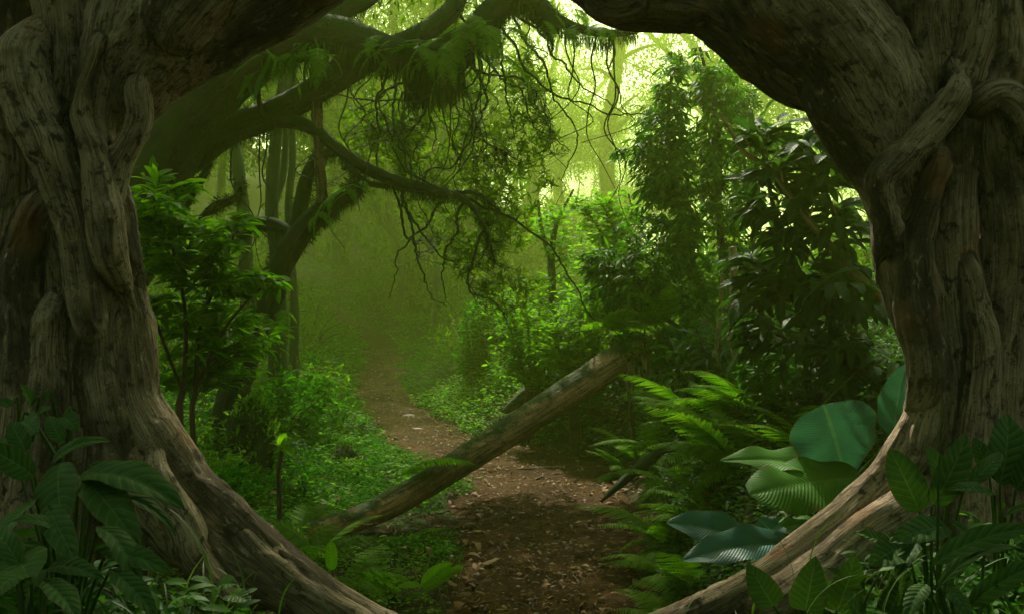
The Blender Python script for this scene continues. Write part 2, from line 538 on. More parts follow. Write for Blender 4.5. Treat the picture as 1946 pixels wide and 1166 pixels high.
# ------------------------------------------------------------------ terrain
_py = [-20, 0, 5, 7, 9, 10.4, 11.4, 12.25, 14, 17, 20, 25, 30, 36, 45]
_px = [.2, .2, .2, .25, .27, -.15, -.6, -1.02, -1.64, -2.35, -2.62, -3.3, -4.7, -7.7, -13]
_hw = [.7, .6, .55, .58, .75, 1.1, .85, .58, .50, .44, .42, .42, .42, .42, .42]
_yy = np.linspace(-20, 45, 261)
_k = np.exp(-np.linspace(-2, 2, 9) ** 2); _k /= _k.sum()
def _smo(v):
    w = np.interp(_yy, _py, v)
    return np.convolve(np.pad(w, 4, mode='edge'), _k, 'valid')
_PX, _HW = _smo(_px), _smo(_hw)
def path_x(y): return np.interp(y, _yy, _PX)
def path_hw(y): return np.interp(y, _yy, _HW)

def terrain(x, y):
    x, y = np.asarray(x, float), np.asarray(y, float)
    z = np.interp(y, [-60, 12, 14, 17, 20, 25, 30, 40, 60, 120, 300], [0, 0, .08, .26, .42, .66, .97, 1.7, 3.0, 5, 8])
    d = x - path_x(y)
    hw = path_hw(y)
    dr, dl = d - hw, -d - hw
    ar = np.interp(y, [0, 3, 5, 7, 9.2, 12, 14, 20, 40], [.0, .12, .35, .75, 1.15, .55, .22, .25, .3])
    sr = np.interp(y, [0, 3, 6, 9, 13, 20, 40], [.0, .05, .22, .34, .22, .08, .05])
    z = z + ar * sm(dr / .85) + np.minimum(sr * np.maximum(dr - .5, 0), 2.6)
    al = np.interp(y, [0, 4, 8, 11, 15, 20, 30], [.0, .0, .08, .28, .36, .25, .2])
    z = z + al * sm(dl / 1.3) + np.minimum(.10 * np.maximum(dl - .8, 0), 2.0) * sm((y - 4) / 4)
    z = z + .5 * np.exp(-((x + 1.75) / .75) ** 2 - ((y - 2.9) / .9) ** 2) + .42 * np.exp(-((x - 1.75) / .8) ** 2 - ((y - 2.9) / .9) ** 2)
    z = z + 9 * sm((y - 24) / 50) * sm((-x - 2 + .10 * y) / 16)          # hillside beyond the trail
    q = np.stack([x, y, np.zeros_like(x)], -1).reshape(-1, 3)
    n = fbm(q * .9, 4, 3).reshape(x.shape) * .07 + fbm(q * 5, 3, 9).reshape(x.shape) * .018
    on = sm(1 - (np.abs(d) - hw) / .3)
    return z + n * (1 - .65 * on) - .03 * on

def grid_mesh(X, Y, Z):
    ny, nx = X.shape
    i = np.arange(ny - 1)[:, None] * nx + np.arange(nx - 1)[None]
    f = np.stack([i, i + 1, i + nx + 1, i + nx], -1).reshape(-1, 4)
    return np.stack([X, Y, Z], -1).reshape(-1, 3), f

xs = np.concatenate([-np.geomspace(190, 6, 40)[:-1], np.linspace(-6, 6, 200), np.geomspace(6, 190, 40)[1:]])
ys = np.concatenate([np.linspace(-60, 1, 24)[:-1], np.linspace(1, 16, 260), np.linspace(16, 40, 130)[1:], np.geomspace(40, 250, 40)[1:]])
X, Y = np.meshgrid(xs, ys)
g = Geo()
v, f = grid_mesh(X, Y, terrain(X, Y))
g.add(v, f)
tag(g.build('ground', MT['soil']), kind='structure')

# trail: its own sheet just above the ground, with trodden lumps
tv = np.linspace(2.5, 32, 800)
tu = np.linspace(-1, 1, 61)
U, V = np.meshgrid(tu, tv)
edge = 1 + .22 * fbm(np.stack([np.sign(U) * 7, V * 1.3, 0 * U], -1).reshape(-1, 3), 3, 21).reshape(U.shape) + .10
X = path_x(V) + U * path_hw(V) * edge
q = np.stack([X, V, 0 * X], -1).reshape(-1, 3)
lump = fbm(q * 7, 4, 31).reshape(U.shape) * .022 + np.maximum(fbm(q * 23, 3, 41).reshape(U.shape), 0) * .022
Z = terrain(X, V) + .008 + (lump + .012) * np.minimum(1, (1 - np.abs(U)) * 6) - .012 * (np.abs(U) > .99)
g = Geo()
v, f = grid_mesh(X, V, Z)
g.add(v, f)
tag(g.build('path', MT['path']), kind='structure')

# ------------------------------------------------------------------ strangler fig that frames the view
FY = 4.2
def strand(rows, dz=0.0, n=None, Y=FY):
    "rows of px, py, radius px and an optional depth offset -> points and radii; forward strands sink back into the mass at both ends"
    p = np.array([[*P(r[0], r[1], Y + dz + (r[3] if len(r) > 3 else 0)), r[2] / FPX * (Y + dz)] for r in rows])
    q = smooth_line(p, n or max(12, len(rows) * 9))
    if dz < -.05 and n is None:
        t = np.linspace(0, 1, len(q))
        e = sm(np.minimum(t, 1 - t) / .22)
        q[:, 3] *= .30 + .70 * e
        q[:, 1] += (.10 - dz * .8) * (1 - e)
    return q[:, :3], np.maximum(q[:, 3], .01)

def fused(name, strands, parent, mat, voxel=.0115, lump=.028, fibre=.009, smooth=8, seed=0, fine=True):
    "fuses overlapping root strands into one continuous bark surface"
    g = Geo()
    for pts, rad in strands:
        g.tube(pts, rad, 14, cap=True, rough=.16, seed=seed + int(abs(pts[0, 0]) * 50))
    tmp = g.build('raw', mat)
    md = tmp.modifiers.new('r', 'REMESH')
    md.mode, md.voxel_size = 'VOXEL', voxel
    ms = tmp.modifiers.new('s', 'SMOOTH')
    ms.factor, ms.iterations = .5, smooth
    dg = bpy.context.evaluated_depsgraph_get()
    dg.update()
    me = tmp.evaluated_get(dg).to_mesh()
    n = len(me.vertices)
    v = np.empty(n * 3, np.float32); me.vertices.foreach_get('co', v); v = v.reshape(-1, 3).astype(float)
    nl = len(me.loops)
    idx = np.empty(nl, np.int32); me.loops.foreach_get('vertex_index', idx)
    no = np.empty(n * 3, np.float32); me.vertices.foreach_get('normal', no); no = no.reshape(-1, 3).astype(float)
    tot = np.empty(len(me.polygons), np.int32); me.polygons.foreach_get('loop_total', tot)
    assert (tot == 4).all()
    f = idx.reshape(-1, 4)
    tmp.evaluated_get(dg).to_mesh_clear()
    old = tmp.data
    bpy.data.objects.remove(tmp); bpy.data.meshes.remove(old)
    # nearest strand -> straightened bark coordinates
    best = np.full(n, 1e9); bk = np.zeros((n, 3))
    for k, (pts, rad) in enumerate(strands):
        tan = unit(np.gradient(pts, axis=0))
        ref = np.array([0, -1.0, 0])
        u = unit(ref - (tan @ ref)[:, None] * tan)
        w = np.cross(tan, u)
        L = np.concatenate([[0], np.cumsum(np.linalg.norm(np.diff(pts, axis=0), axis=1))])
        bb0, bb1 = pts.min(0) - rad.max() * 1.6, pts.max(0) + rad.max() * 1.6
        sel = np.where(((v > bb0) & (v < bb1)).all(1))[0]
        for s in range(0, len(sel), 20000):
            ii = sel[s:s + 20000]
            d = v[ii][:, None] - pts[None]
            dist = np.linalg.norm(d, axis=-1) - rad[None]
            j = dist.argmin(1)
            r = np.arange(len(ii))
            db = dist[r, j]
            ok = db < best[ii]
            dd = d[r, j]
            co = np.stack([L[j] + (dd * tan[j]).sum(-1), (dd * u[j]).sum(-1), (dd * w[j]).sum(-1)], -1) + np.array([k * 3.7, k * 1.3, 0])
            best[ii[ok]] = db[ok]
            bk[ii[ok]] = co[ok]
    h = lump * fbm(bk * np.array([2.2, 5, 5]), 3, seed + 5) + fibre * fbm(bk * np.array([3.5, 26, 26]), 3, seed + 9)
    kn = fbm(v * 3.2, 2, seed + 13)
    h += .02 * sm((kn - .42) / .3)
    h -= fibre * 1.3 * sm((fbm(bk * np.array([4.5, 11, 11]), 3, seed + 15) - .12) / .14)
    v = v + no * h[:, None]
    g = Geo()
    g.add(v, f, None, bk)
    return g.build(name, mat, parent)

fig = thing('fig_tree', 'huge gnarled strangler fig whose fused trunks and roots arch around the whole view', 'tree', (0, FY, 0))
LT = [
    strand([(130, -260, 95), (130, -60, 78), (138, 60, 66), (142, 160, 60), (128, 250, 62), (118, 330, 66), (140, 430, 68), (158, 520, 70), (152, 620, 72), (142, 720, 76), (150, 830, 82), (140, 960, 88), (130, 1150, 100), (120, 1330, 110)]),
    strand([(250, -200, 60), (222, -40, 48), (205, 60, 44), (186, 150, 42), (176, 230, 42), (196, 330, 44), (222, 420, 42), (238, 520, 34), (250, 620, 28)], -.12),
    strand([(150, -60, 26), (172, 40, 20), (178, 100, 18), (158, 160, 20), (150, 215, 24), (175, 290, 28), (190, 370, 30), (202, 460, 28), (214, 560, 26), (228, 690, 24)], -.26),
    strand([(60, -80, 50), (52, 40, 42), (40, 120, 44), (60, 200, 46), (95, 280, 44), (122, 360, 40), (146, 450, 36), (162, 560, 34), (172, 680, 34), (178, 800, 36)], -.20),
    strand([(-70, 40, 60), (-20, 140, 52), (10, 230, 48), (22, 320, 46), (12, 420, 46), (2, 520, 50), (0, 640, 54), (-10, 760, 60), (-20, 900, 66), (-30, 1100, 80), (-40, 1300, 90)], -.06),
    strand([(128, 300, 34), (92, 360, 36), (62, 420, 38), (40, 500, 40), (36, 590, 42), (44, 680, 46), (40, 780, 52), (30, 900, 60), (20, 1100, 70), (20, 1280, 70)], -.14),
    strand([(262, -60, 52), (285, 30, 50), (300, 100, 46), (285, 170, 40), (258, 220, 32)], -.04),
    strand([(236, 90, 22), (252, 140, 24), (262, 190, 26), (264, 225, 25), (246, 268, 26), (222, 320, 28), (206, 390, 28), (204, 470, 26), (214, 560, 24)], -.20),
    strand([(200, 420, 30), (196, 520, 38), (192, 620, 40), (190, 700, 44), (206, 790, 48), (226, 880, 46), (232, 1000, 46), (240, 1180, 50)], -.10),
    strand([(112, 470, 16), (102, 560, 24), (95, 640, 32), (92, 720, 40), (86, 800, 50), (76, 900, 60), (66, 1100, 70), (60, 1300, 80)], -.16),
    strand([(-230, -300, 300), (-230, 200, 260), (-220, 700, 260), (-220, 1000, 290), (-220, 1400, 300)], .75, n=24),
    strand([(40, -300, 120), (60, 0, 110), (50, 300, 80), (20, 500, 60), (50, 720, 96), (60, 950, 120), (60, 1300, 140)], .62),
    strand([(190, -300, 110), (190, 0, 90), (180, 300, 60), (192, 600, 60), (200, 800, 60)], .16),
]
LIMB = [
    strand([(960, -330, 180), (720, -215, 165), (495, -78, 140), (400, -14, 128), (328, 44, 126), (262, 132, 94), (226, 208, 68), (197, 290, 50), (187, 350, 46), (189, 402, 46), (201, 450, 48), (214, 500, 50), (234, 600, 55), (245, 705, 60), (258, 775, 60), (326, 890, 62), (430, 998, 62), (548, 1100, 58), (735, 1216, 55), (930, 1262, 50), (1090, 1262, 46)], n=130),
    strand([(620, -240, 90), (470, -100, 80), (360, 10, 78), (300, 90, 70)], -.16),
]
LROOT = [
    strand([(196, 640, 32), (210, 740, 36), (236, 850, 40), (285, 950, 42), (345, 1020, 46), (372, 1035, 48), (450, 1092, 42), (560, 1160, 40), (690, 1240, 42)], -.10),
    strand([(255, 800, 20), (300, 905, 26), (350, 1000, 34), (365, 1050, 36), (430, 1130, 30), (520, 1200, 34)], -.20),
    strand([(380, 920, 20), (465, 1020, 28), (550, 1095, 30), (640, 1150, 30), (760, 1230, 30), (860, 1260, 30)], -.07),
]
RT = [
    strand([(1900, -260, 60), (1872, -30, 42), (1852, 80, 44), (1824, 180, 46), (1806, 260, 52), (1796, 360, 58), (1793, 450, 60), (1800, 560, 64), (1812, 660, 62), (1818, 760, 62), (1812, 860, 64), (1800, 980, 74), (1800, 1150, 90), (1810, 1320, 100)]),
    strand([(1868, 40, 22), (1842, 130, 28), (1800, 205, 34), (1748, 262, 34), (1705, 305, 36), (1674, 342, 36), (1680, 390, 32), (1700, 460, 30), (1716, 540, 26)], -.22),
    strand([(1915, -240, 50), (1905, -20, 36), (1908, 100, 38), (1890, 185, 40), (1900, 300, 46), (1916, 400, 50), (1922, 520, 54), (1910, 640, 58), (1902, 760, 58), (1908, 900, 60), (1915, 1100, 70), (1920, 1300, 80)], -.02),
    strand([(1985, -100, 50), (1975, 100, 44), (1965, 220, 44), (1975, 400, 46), (1990, 600, 60), (1985, 800, 70), (1990, 960, 80)], .0),
    strand([(1850, 230, 18), (1872, 190, 22), (1905, 180, 24), (1940, 205, 24), (1965, 260, 26), (1976, 340, 26)], -.16),
    strand([(1822, 190, 18), (1800, 280, 26), (1762, 370, 32), (1735, 450, 34), (1740, 540, 38), (1758, 640, 40), (1770, 740, 42), (1765, 830, 46)], -.16),
    strand([(1832, 380, 16), (1840, 470, 22), (1852, 560, 28), (1868, 660, 34), (1862, 760, 36), (1852, 860, 42), (1850, 960, 50), (1850, 1120, 60), (1850, 1280, 60)], -.14),
    strand([(1868, 150, 50), (1876, 330, 62), (1874, 450, 64), (1872, 600, 60)], .2),
    strand([(1730, -180, 110), (1735, -20, 95), (1740, 110, 84), (1752, 250, 70), (1770, 360, 50)], .14),
    strand([(2170, -300, 300), (2170, 300, 250), (2170, 700, 250), (2170, 1000, 280), (2170, 1400, 300)], .75, n=24),
    strand([(1890, -300, 130), (1890, 0, 96), (1872, 260, 84), (1866, 500, 84), (1860, 750, 110), (1860, 950, 130), (1860, 1300, 150)], .42),
]
RLIMB = [
    strand([(1180, -330, 150), (1390, -150, 138), (1510, 10, 128), (1600, 118, 120), (1650, 200, 108), (1700, 300, 88), (1722, 390, 72), (1722, 480, 62), (1742, 560, 60), (1768, 640, 57), (1784, 710, 60), (1776, 780, 58), (1745, 850, 55), (1706, 910, 50), (1648, 966, 48), (1578, 1022, 45), (1498, 1077, 45), (1408, 1127, 45), (1305, 1184, 48), (1190, 1240, 50), (1080, 1262, 46)], n=130),
]
BURL = [
    strand([(980, -270, 115), (1090, -140, 102), (1150, -72, 98), (1195, -40, 96), (1262, -34, 92), (1352, -14, 86), (1432, 44, 80), (1476, 98, 74), (1504, 136, 62), (1565, 170, 56)], .06),
    strand([(1140, -24, 52), (1165, -4, 56), (1205, -16, 54)], -.02, n=10),
]
RROOT = [
    strand([(1800, 860, 42), (1735, 955, 44), (1655, 1012, 44), (1565, 1085, 42), (1482, 1142, 42), (1380, 1210, 42)], -.12),
    strand([(1750, 880, 34), (1770, 800, 34), (1800, 720, 26)], -.08),
]
fused('trunk', LT, fig, MT['fig'], seed=1)
fused('limb', LIMB, fig, MT['fig'], seed=2)
fused('root', LROOT, fig, MT['fig'], seed=3)
fused('trunk', RT, fig, MT['fig'], seed=4)
fused('limb', RLIMB, fig, MT['fig'], seed=5)
fused('limb', BURL, fig, MT['figr'], seed=6, lump=.035, fibre=.014)
fused('root', RROOT, fig, MT['fig'], seed=7)
# bole and crown above the arch, added out of view to shade the foreground
bole = [strand([(-230, -280, 300), (100, -900, 330), (700, -1700, 330), (900, -2600, 260)], .9, n=30),
        strand([(2170, -280, 300), (1900, -900, 330), (1300, -1700, 330), (1000, -2600, 260)], .9, n=30),
        strand([(100, -500, 200), (500, -560, 260), (1000, -620, 280), (1500, -560, 260), (1900, -500, 200)], .4, n=30)]
fused('bole', bole, fig, MT['fig'], voxel=.05, seed=8, smooth=3)
T_c = leaf('ovate', .5, 2, 1, .4, .15)
rr = np.random.default_rng(5)
for k in range(15):                                    # unseen root curtain added round the camera to darken the foreground
    a = math.radians(172 + 196 * k / 14)
    x, y = 5.6 * math.cos(a), 1.5 + 6.0 * math.sin(a)
    q = smooth_line(np.array([[x, y, -.4], [x * .98 + rr.normal() * .1, y, 1.2], [x * .93 + rr.normal() * .15, y * .97, 3.2], [x * .8, y * .85, 5.2], [x * .55, y * .6, 7.2]]), 40)
    g = Geo(); g.tube(q, rr.uniform(.25, .42) * (1 + .5 * np.exp(-np.linspace(0, 12, 40))), 18, rough=.2, seed=k)
    g.build('added_shade_root', MT['fig'], fig)
g = Geo()
cl = np.stack([rng.uniform(-9, 9, 520), rng.uniform(-9, 5.6, 520), rng.uniform(4.6, 8.5, 520)], -1)
cl = cl[np.hypot(cl[:, 0] / 9, (cl[:, 1] + 1.5) / 7.5) < 1]
for k in range(2):
    pos = np.repeat(cl, 40, 0) + rng.normal(size=(len(cl) * 40, 3)) * np.array([.5, .5, .28])
    d = rvec(len(pos)) * np.array([1, 1, .6]) - np.array([0, 0, .35])
    g.inst(T_c, frames(d, rvec(len(pos)) * .5 + np.array([0, 0, 1])) * rng.uniform(.16, .28, len(pos))[:, None, None], pos)
g.build('crown', MT['crown'], fig)  # unseen leaf roof, added to keep the foreground dark

# ------------------------------------------------------------------ fallen log across the trail
lg = np.array([[*P(585, 1016, 6.5), .070], [*P(616, 1004, 6.62), .080], [*P(680, 984, 6.85), .086], [*P(760, 948, 7.2), .098], [*P(900, 862, 7.8), .115], [*P(1040, 772, 8.35), .126], [*P(1130, 713, 8.7), .134], [*P(1190, 673, 8.95), .134], [*P(1222, 656, 9.1), .11]])
lq = smooth_line(lg, 150)
log = thing('fallen_log', 'long bare brown log lying slantwise across the dirt trail', 'log', lg[1, :3])
g = Geo()
g.tube(lq[:, :3], lq[:, 3], 40, rough=.07, seed=3)
g.build('trunk', MT['log'], log)
g = Geo()
pos = lq[rng.integers(60, 140, 900), :3]
a = rng.uniform(-.9, .9, 900)
nn = np.stack([np.sin(a) * .6, -np.sin(a) * .8, np.cos(a)], -1)
pos = pos + unit(nn) * .120
T_ms = leaf('strap', .10, 3, 1, 1.0, 0)
g.inst(T_ms, frames(unit(nn) * .5 + rvec(900), rvec(900)) * rng.uniform(.015, .045, 900)[:, None, None], pos)
g.build('moss', MT['moss'], log)

# ------------------------------------------------------------------ shrubs and trees built from stems and leafy sprays
def stem_line(rows, n=26):
    "rows px, py, radius px, depth"
    p = np.array([[*P(r[0], r[1], r[3]), r[2] / FPX * r[3]] for r in rows])
    q = smooth_line(p, n)
    return q[:, :3], np.maximum(q[:, 3], .002)

T_twig_n = 7
def sprays(g, stems, tips, r0=.006, lift=.15, wig=.02, sides=4, mat=1, jit=.0, seed=0, back=.25):
    r = np.random.default_rng(seed)
    sp = np.vstack([s[0] for s in stems])
    T = len(tips)
    q = np.zeros((T, 3))
    for k in range(0, T, 500):
        d = tips[k:k + 500, None] - sp[None]
        h = np.linalg.norm(d[..., :2], axis=-1)
        c = np.linalg.norm(d, axis=-1) + 1.6 * np.maximum(0, -d[..., 2] + back * h) + r.uniform(0, .25, d.shape[:2]) * np.linalg.norm(d, axis=-1)
        q[k:k + 500] = sp[c.argmin(1)]
    L = np.linalg.norm(tips - q, axis=1, keepdims=True)
    t = np.linspace(0, 1, T_twig_n)[None, :, None]
    c = q + (tips - q) * .5 + np.array([0, 0, 1]) * L * lift + r.normal(size=(T, 3)) * L * jit
    pts = (1 - t) ** 2 * q[:, None] + 2 * t * (1 - t) * c[:, None] + t ** 2 * tips[:, None]
    pts = pts + r.normal(size=pts.shape) * wig * L[:, None] * (t * (1 - t) * 4)
    rad = r0 * np.clip(L, .3, 2.0) * (1 - .75 * np.linspace(0, 1, T_twig_n)[None])
    g.tubes(pts, rad, sides, mat)
    return pts

def put_leaves(g, pts, k, T, size, s0=.25, side=.8, along=.7, droop=.35, up=1.0, spread=.25, seed=0, mat=0, szvar=.35, rad=.0):
    "alternate leaves along twigs pts (T,n,3)"
    r = np.random.default_rng(seed)
    N, n, _ = pts.shape
    s = np.sort(r.uniform(s0, 1, (N, k)), 1)
    s[:, -1] = 1
    x = s * (n - 1)
    i = np.minimum(x.astype(int), n - 2)
    f = (x - i)[..., None]
    ii = np.arange(N)[:, None]
    pos = pts[ii, i] * (1 - f) + pts[ii, i + 1] * f
    tan = unit(pts[ii, i + 1] - pts[ii, i])
    sd = unit(np.cross(tan, np.array([0, 0, 1.0])) + 1e-6)
    alt = np.where(np.arange(k) % 2, 1.0, -1.0)[None, :, None] * np.where(np.arange(k) == k - 1, .1, 1)[None, :, None]
    d = tan * along + sd * alt * side + r.normal(size=pos.shape) * spread
    d[..., 2] -= droop
    nrm = r.normal(size=pos.shape) * .45 + np.array([0, 0, up])
    sz = size * (1 + r.uniform(-szvar, szvar, (N, k)))
    pos = pos + r.normal(size=pos.shape) * rad
    g.inst(T, frames(d.reshape(-1, 3), nrm.reshape(-1, 3)) * sz.reshape(-1)[:, None, None], pos.reshape(-1, 3), mat)

def whorls(g, tips, tdir, T, size, m=7, spread=.9, seed=0, mat=0, lag=.02):
    "rosettes of m leaves round each twig end"
    r = np.random.default_rng(seed)
    N = len(tips)
    td = unit(tdir)
    a = unit(np.cross(td, r.normal(size=(N, 3))))
    b = np.cross(td, a)
    ph = (np.arange(m) / m * 6.283)[None] + r.uniform(0, 6, (N, 1)) + r.normal(size=(N, m)) * .2
    d = td[:, None] * (1 - spread * .55) + (a[:, None] * np.cos(ph)[..., None] + b[:, None] * np.sin(ph)[..., None]) * spread + r.normal(size=(N, m, 3)) * .12
    d[..., 2] -= .15
    sz = size * r.uniform(.6, 1.2, (N, m))
    pos = tips[:, None] - td[:, None] * r.uniform(0, lag, (N, m, 1))
    nn = np.broadcast_to(td[:, None], d.shape) + r.normal(size=d.shape) * .2
    g.inst(T, frames(d.reshape(-1, 3), nn.reshape(-1, 3)) * sz.reshape(-1)[:, None, None], pos.reshape(-1, 3), mat)

def blob_tips(blobs, N, seed, shell=.35):
    "points inside ellipsoids given as px, py, depth, rx px, ry px, r depth, weight"
    r = np.random.default_rng(seed)
    w = np.array([b[6] for b in blobs], float)
    k = r.choice(len(blobs), N, p=w / w.sum())
    u = rvec(N, r) * (r.uniform(shell ** 3, 1, (N, 1)) ** (1 / 3))
    B = np.array([b[:6] for b in blobs])[k]
    c = np.stack([(B[:, 0] - CX) / FPX * B[:, 2], B[:, 2], EYE - (B[:, 1] - CY) / FPX * B[:, 2]], -1)
    e = np.stack([B[:, 3] / FPX * B[:, 2], B[:, 5], B[:, 4] / FPX * B[:, 2]], -1)
    return c + u * e

def ground_stem(g, stems, name, mats, parent, sides=8, rough=.12):
    for pts, rad in stems:
        gg = Geo()
        gg.tube(pts, rad, sides, rough=rough)
        gg.build(name, mats, parent)

def spray_plant(name, label, cat, stems, blobs, N, k, T, size, lm, seed, stem_name='stem', barkm=None, group=None, leaf_kw={}, spray_kw={}, whorl=0, sub=0, shell=.35, sides=8):
    rooted = []
    for p, r_ in stems:                                   # carry every stem down into the soil
        zb = float(terrain(p[0:1, 0], p[0:1, 1])[0]) - .06
        if p[0, 2] > zb + .03 and stem_name == 'stem':
            k_ = max(3, int((p[0, 2] - zb) / .08))
            low = p[0] + (np.array([0, 0, zb - p[0, 2]]))[None] * np.linspace(1, 0, k_, endpoint=False)[:, None] + np.array([.02, .01, 0]) * np.sin(np.linspace(0, 5, k_))[:, None]
            p, r_ = np.vstack([low, p]), np.concatenate([np.full(k_, r_[0] * 1.1), r_])
        rooted.append((p, r_))
    stems = rooted
    o = thing(name, label, cat, stems[0][0][0], group)
    ground_stem(None, stems, stem_name, barkm or MT['twig'], o, sides)
    g = Geo()
    tips = blob_tips(blobs, N, seed, shell)
    pts = sprays(g, stems, tips, seed=seed, **spray_kw)
    if whorl:
        whorls(g, pts[:, -1], pts[:, -1] - pts[:, -2], T, size, whorl, seed=seed)
        if sub:
            whorls(g, pts[:, -3], pts[:, -2] - pts[:, -3] + rvec(len(pts)) * .15, T, size * .9, sub, seed=seed + 1)
    else:
        put_leaves(g, pts, k, T, size, seed=seed, **leaf_kw)
    g.build('foliage', [lm, barkm or MT['twig']], o)
    return o

# slender-leaved shrub right of the trail
T_sl = leaf('lance', .30, 4, 1, .5, .22)
T_ov = leaf('ovate', .46, 4, 1, .5, .22)
T_ov2 = leaf('ovate', .44, 6, 2, .6, .2, ripple=.012, K=7)
st = [stem_line([(1395, 700, 9, 9.6), (1380, 560, 8, 9.6), (1366, 400, 7, 9.5), (1365, 250, 5, 9.4), (1330, 90, 3, 9.3)], 40),
      stem_line([(1390, 690, 7, 9.7), (1330, 540, 6, 9.6), (1290, 400, 5, 9.5), (1270, 260, 4, 9.5), (1275, 140, 2, 9.4)], 40),
      stem_line([(1400, 690, 7, 9.6), (1420, 520, 6, 9.7), (1440, 380, 5, 9.7), (1430, 240, 3, 9.8)], 36),
      stem_line([(1380, 690, 6, 9.4), (1260, 600, 5, 9.3), (1190, 540, 3, 9.3), (1130, 500, 2, 9.4)], 30)]
bl = [(1300, 145, 9.4, 60, 55, .5, 1.2), (1250, 240, 9.4, 55, 60, .45, 1.1), (1330, 230, 9.4, 80, 80, .5, 2), (1205, 285, 9.4, 45, 24, .35, .45), (1290, 330, 9.3, 95, 60, .6, 2.2),
      (1250, 350, 9.3, 60, 34, .35, .7), (1370, 340, 9.6, 75, 90, .6, 2), (1270, 420, 9.3, 80, 60, .6, 1.6), (1340, 460, 9.4, 90, 80, .6, 2.2), (1230, 500, 9.3, 95, 60, .5, 2.3), (1180, 545, 9.2, 80, 45, .45, 1.6),
      (1300, 570, 9.2, 100, 60, .5, 2), (1140, 500, 9.4, 40, 30, .3, .6), (1390, 170, 9.8, 50, 60, .5, 1), (1430, 300, 9.9, 50, 90, .5, 1)]
spray_plant('tall_shrub', 'tall dark green shrub with dense slender drooping leaves, by the upper end of the log', 'shrub', st, bl, 1500, 9, T_sl, .105, MT['thin'], 5,
            leaf_kw=dict(droop=.75, s0=.45, side=.8, spread=.35), spray_kw=dict(r0=.0045, lift=.16, wig=.025))
# fine-leaved sunlit shrubs behind it
st = [stem_line([(1052, 660, 9, 12.6), (1050, 560, 8, 12.6), (1048, 480, 7, 12.6), (1060, 420, 4, 12.6), (1090, 360, 2, 12.7)], 30),
      stem_line([(1050, 500, 6, 12.6), (1030, 440, 4, 12.5), (1022, 380, 2, 12.4)], 16)]
bl = [(1060, 440, 12.5, 45, 60, .5, 1), (1110, 470, 12.5, 50, 50, .5, .7), (1020, 420, 12.6, 30, 40, .4, .5), (1050, 560, 12.4, 80, 40, .6, .9)]
spray_plant('young_tree', 'slim young tree with a thin dark stem and sparse bright leaves, hazy, beyond the log', 'tree', st, bl, 150, 6, T_ov, .10, MT['bright'], 6, 'trunk', MT['far'], leaf_kw=dict(droop=.3))
st = [stem_line([(1168, 640, 6, 11.4), (1170, 520, 5, 11.3), (1168, 440, 4, 11.2), (1150, 400, 2.5, 11.2)], 30),
      stem_line([(1170, 500, 4, 11.3), (1130, 420, 3, 11.2), (1095, 390, 2, 11.1)], 20), stem_line([(1170, 470, 4, 11.3), (1200, 410, 3, 11.3), (1195, 370, 2, 11.4)], 16)]
bl = [(1120, 390, 11.2, 45, 26, .4, 1), (1180, 400, 11.3, 50, 40, .4, 1.3), (1130, 440, 11.2, 60, 26, .4, 1), (1190, 460, 11.2, 60, 50, .4, 1.4), (1150, 510, 11.1, 70, 50, .5, 1.6), (1130, 570, 11.0, 80, 50, .5, 2), (1200, 580, 10.9, 80, 60, .5, 2)]
spray_plant('bright_shrub', 'sunlit yellow-green shrub with small leaves behind the upper end of the log', 'shrub', st, bl, 620, 8, T_ov, .075, MT['bright'], 7, leaf_kw=dict(droop=.15))
for k, (px, py, Yd, w, h, lab, gm) in enumerate([
        (1010, 640, 11.6, 80, 90, 'bushy bright green shrub right beside the upper half of the log', 'shrub'),
        (902, 645, 14.6, 36, 85, 'narrow upright dark green bush on the far side of the trail bend', 'cover'),
        (960, 600, 14.5, 70, 60, 'rounded hazy green bush behind the narrow upright bush', 'bright'),
        (1090, 640, 10.8, 70, 70, 'dense leafy bush pressed against the upper end of the log', 'shrub')]):
    st = [stem_line([(px + dx * .2, py + h + 18, 3, Yd), (px + dx * .6, py + h * .2, 2.4, Yd), (px + dx, py - h * .6, 1.4, Yd)], 16) for dx in (-w * .5, -w * .1, w * .2, w * .6)]
    spray_plant('bush', lab, 'bush', st, [(px, py, Yd, w, h, .55, 2), (px, py + h * .5, Yd, w * 1.1, h * .6, .6, 1.2)], 420, 8, T_ov, .075, MT[gm], 20 + k, leaf_kw=dict(droop=.1, spread=.4))

# glossy broad-leaved shrub on the right bank
st = [stem_line([(1560, 700, 8, 6.6), (1530, 560, 7, 6.5), (1480, 430, 5, 6.5), (1450, 300, 3, 6.5)], 26),
      stem_line([(1620, 700, 8, 6.4), (1620, 560, 7, 6.3), (1590, 420, 5, 6.3), (1530, 280, 3, 6.4)], 26),
      stem_line([(1540, 690, 6, 6.6), (1450, 600, 5, 6.6), (1410, 500, 3, 6.7)], 20)]
bl = [(1480, 260, 6.6, 80, 55, .35, 1.2), (1540, 310, 6.4, 70, 60, .3, 1.2), (1480, 370, 6.5, 80, 60, .35, 1.3), (1570, 400, 6.3, 70, 60, .3, 1.2), (1460, 480, 6.5, 70, 60, .35, 1.2), (1560, 500, 6.2, 90, 60, .3, 1.5), (1450, 560, 6.5, 70, 45, .3, 1), (1600, 560, 6.0, 80, 45, .25, 1), (1500, 625, 6.5, 80, 40, .3, 1.1), (1590, 640, 6.2, 80, 45, .3, 1.1), (1430, 640, 6.8, 60, 40, .3, .8), (1650, 690, 6.0, 60, 40, .3, .7)]
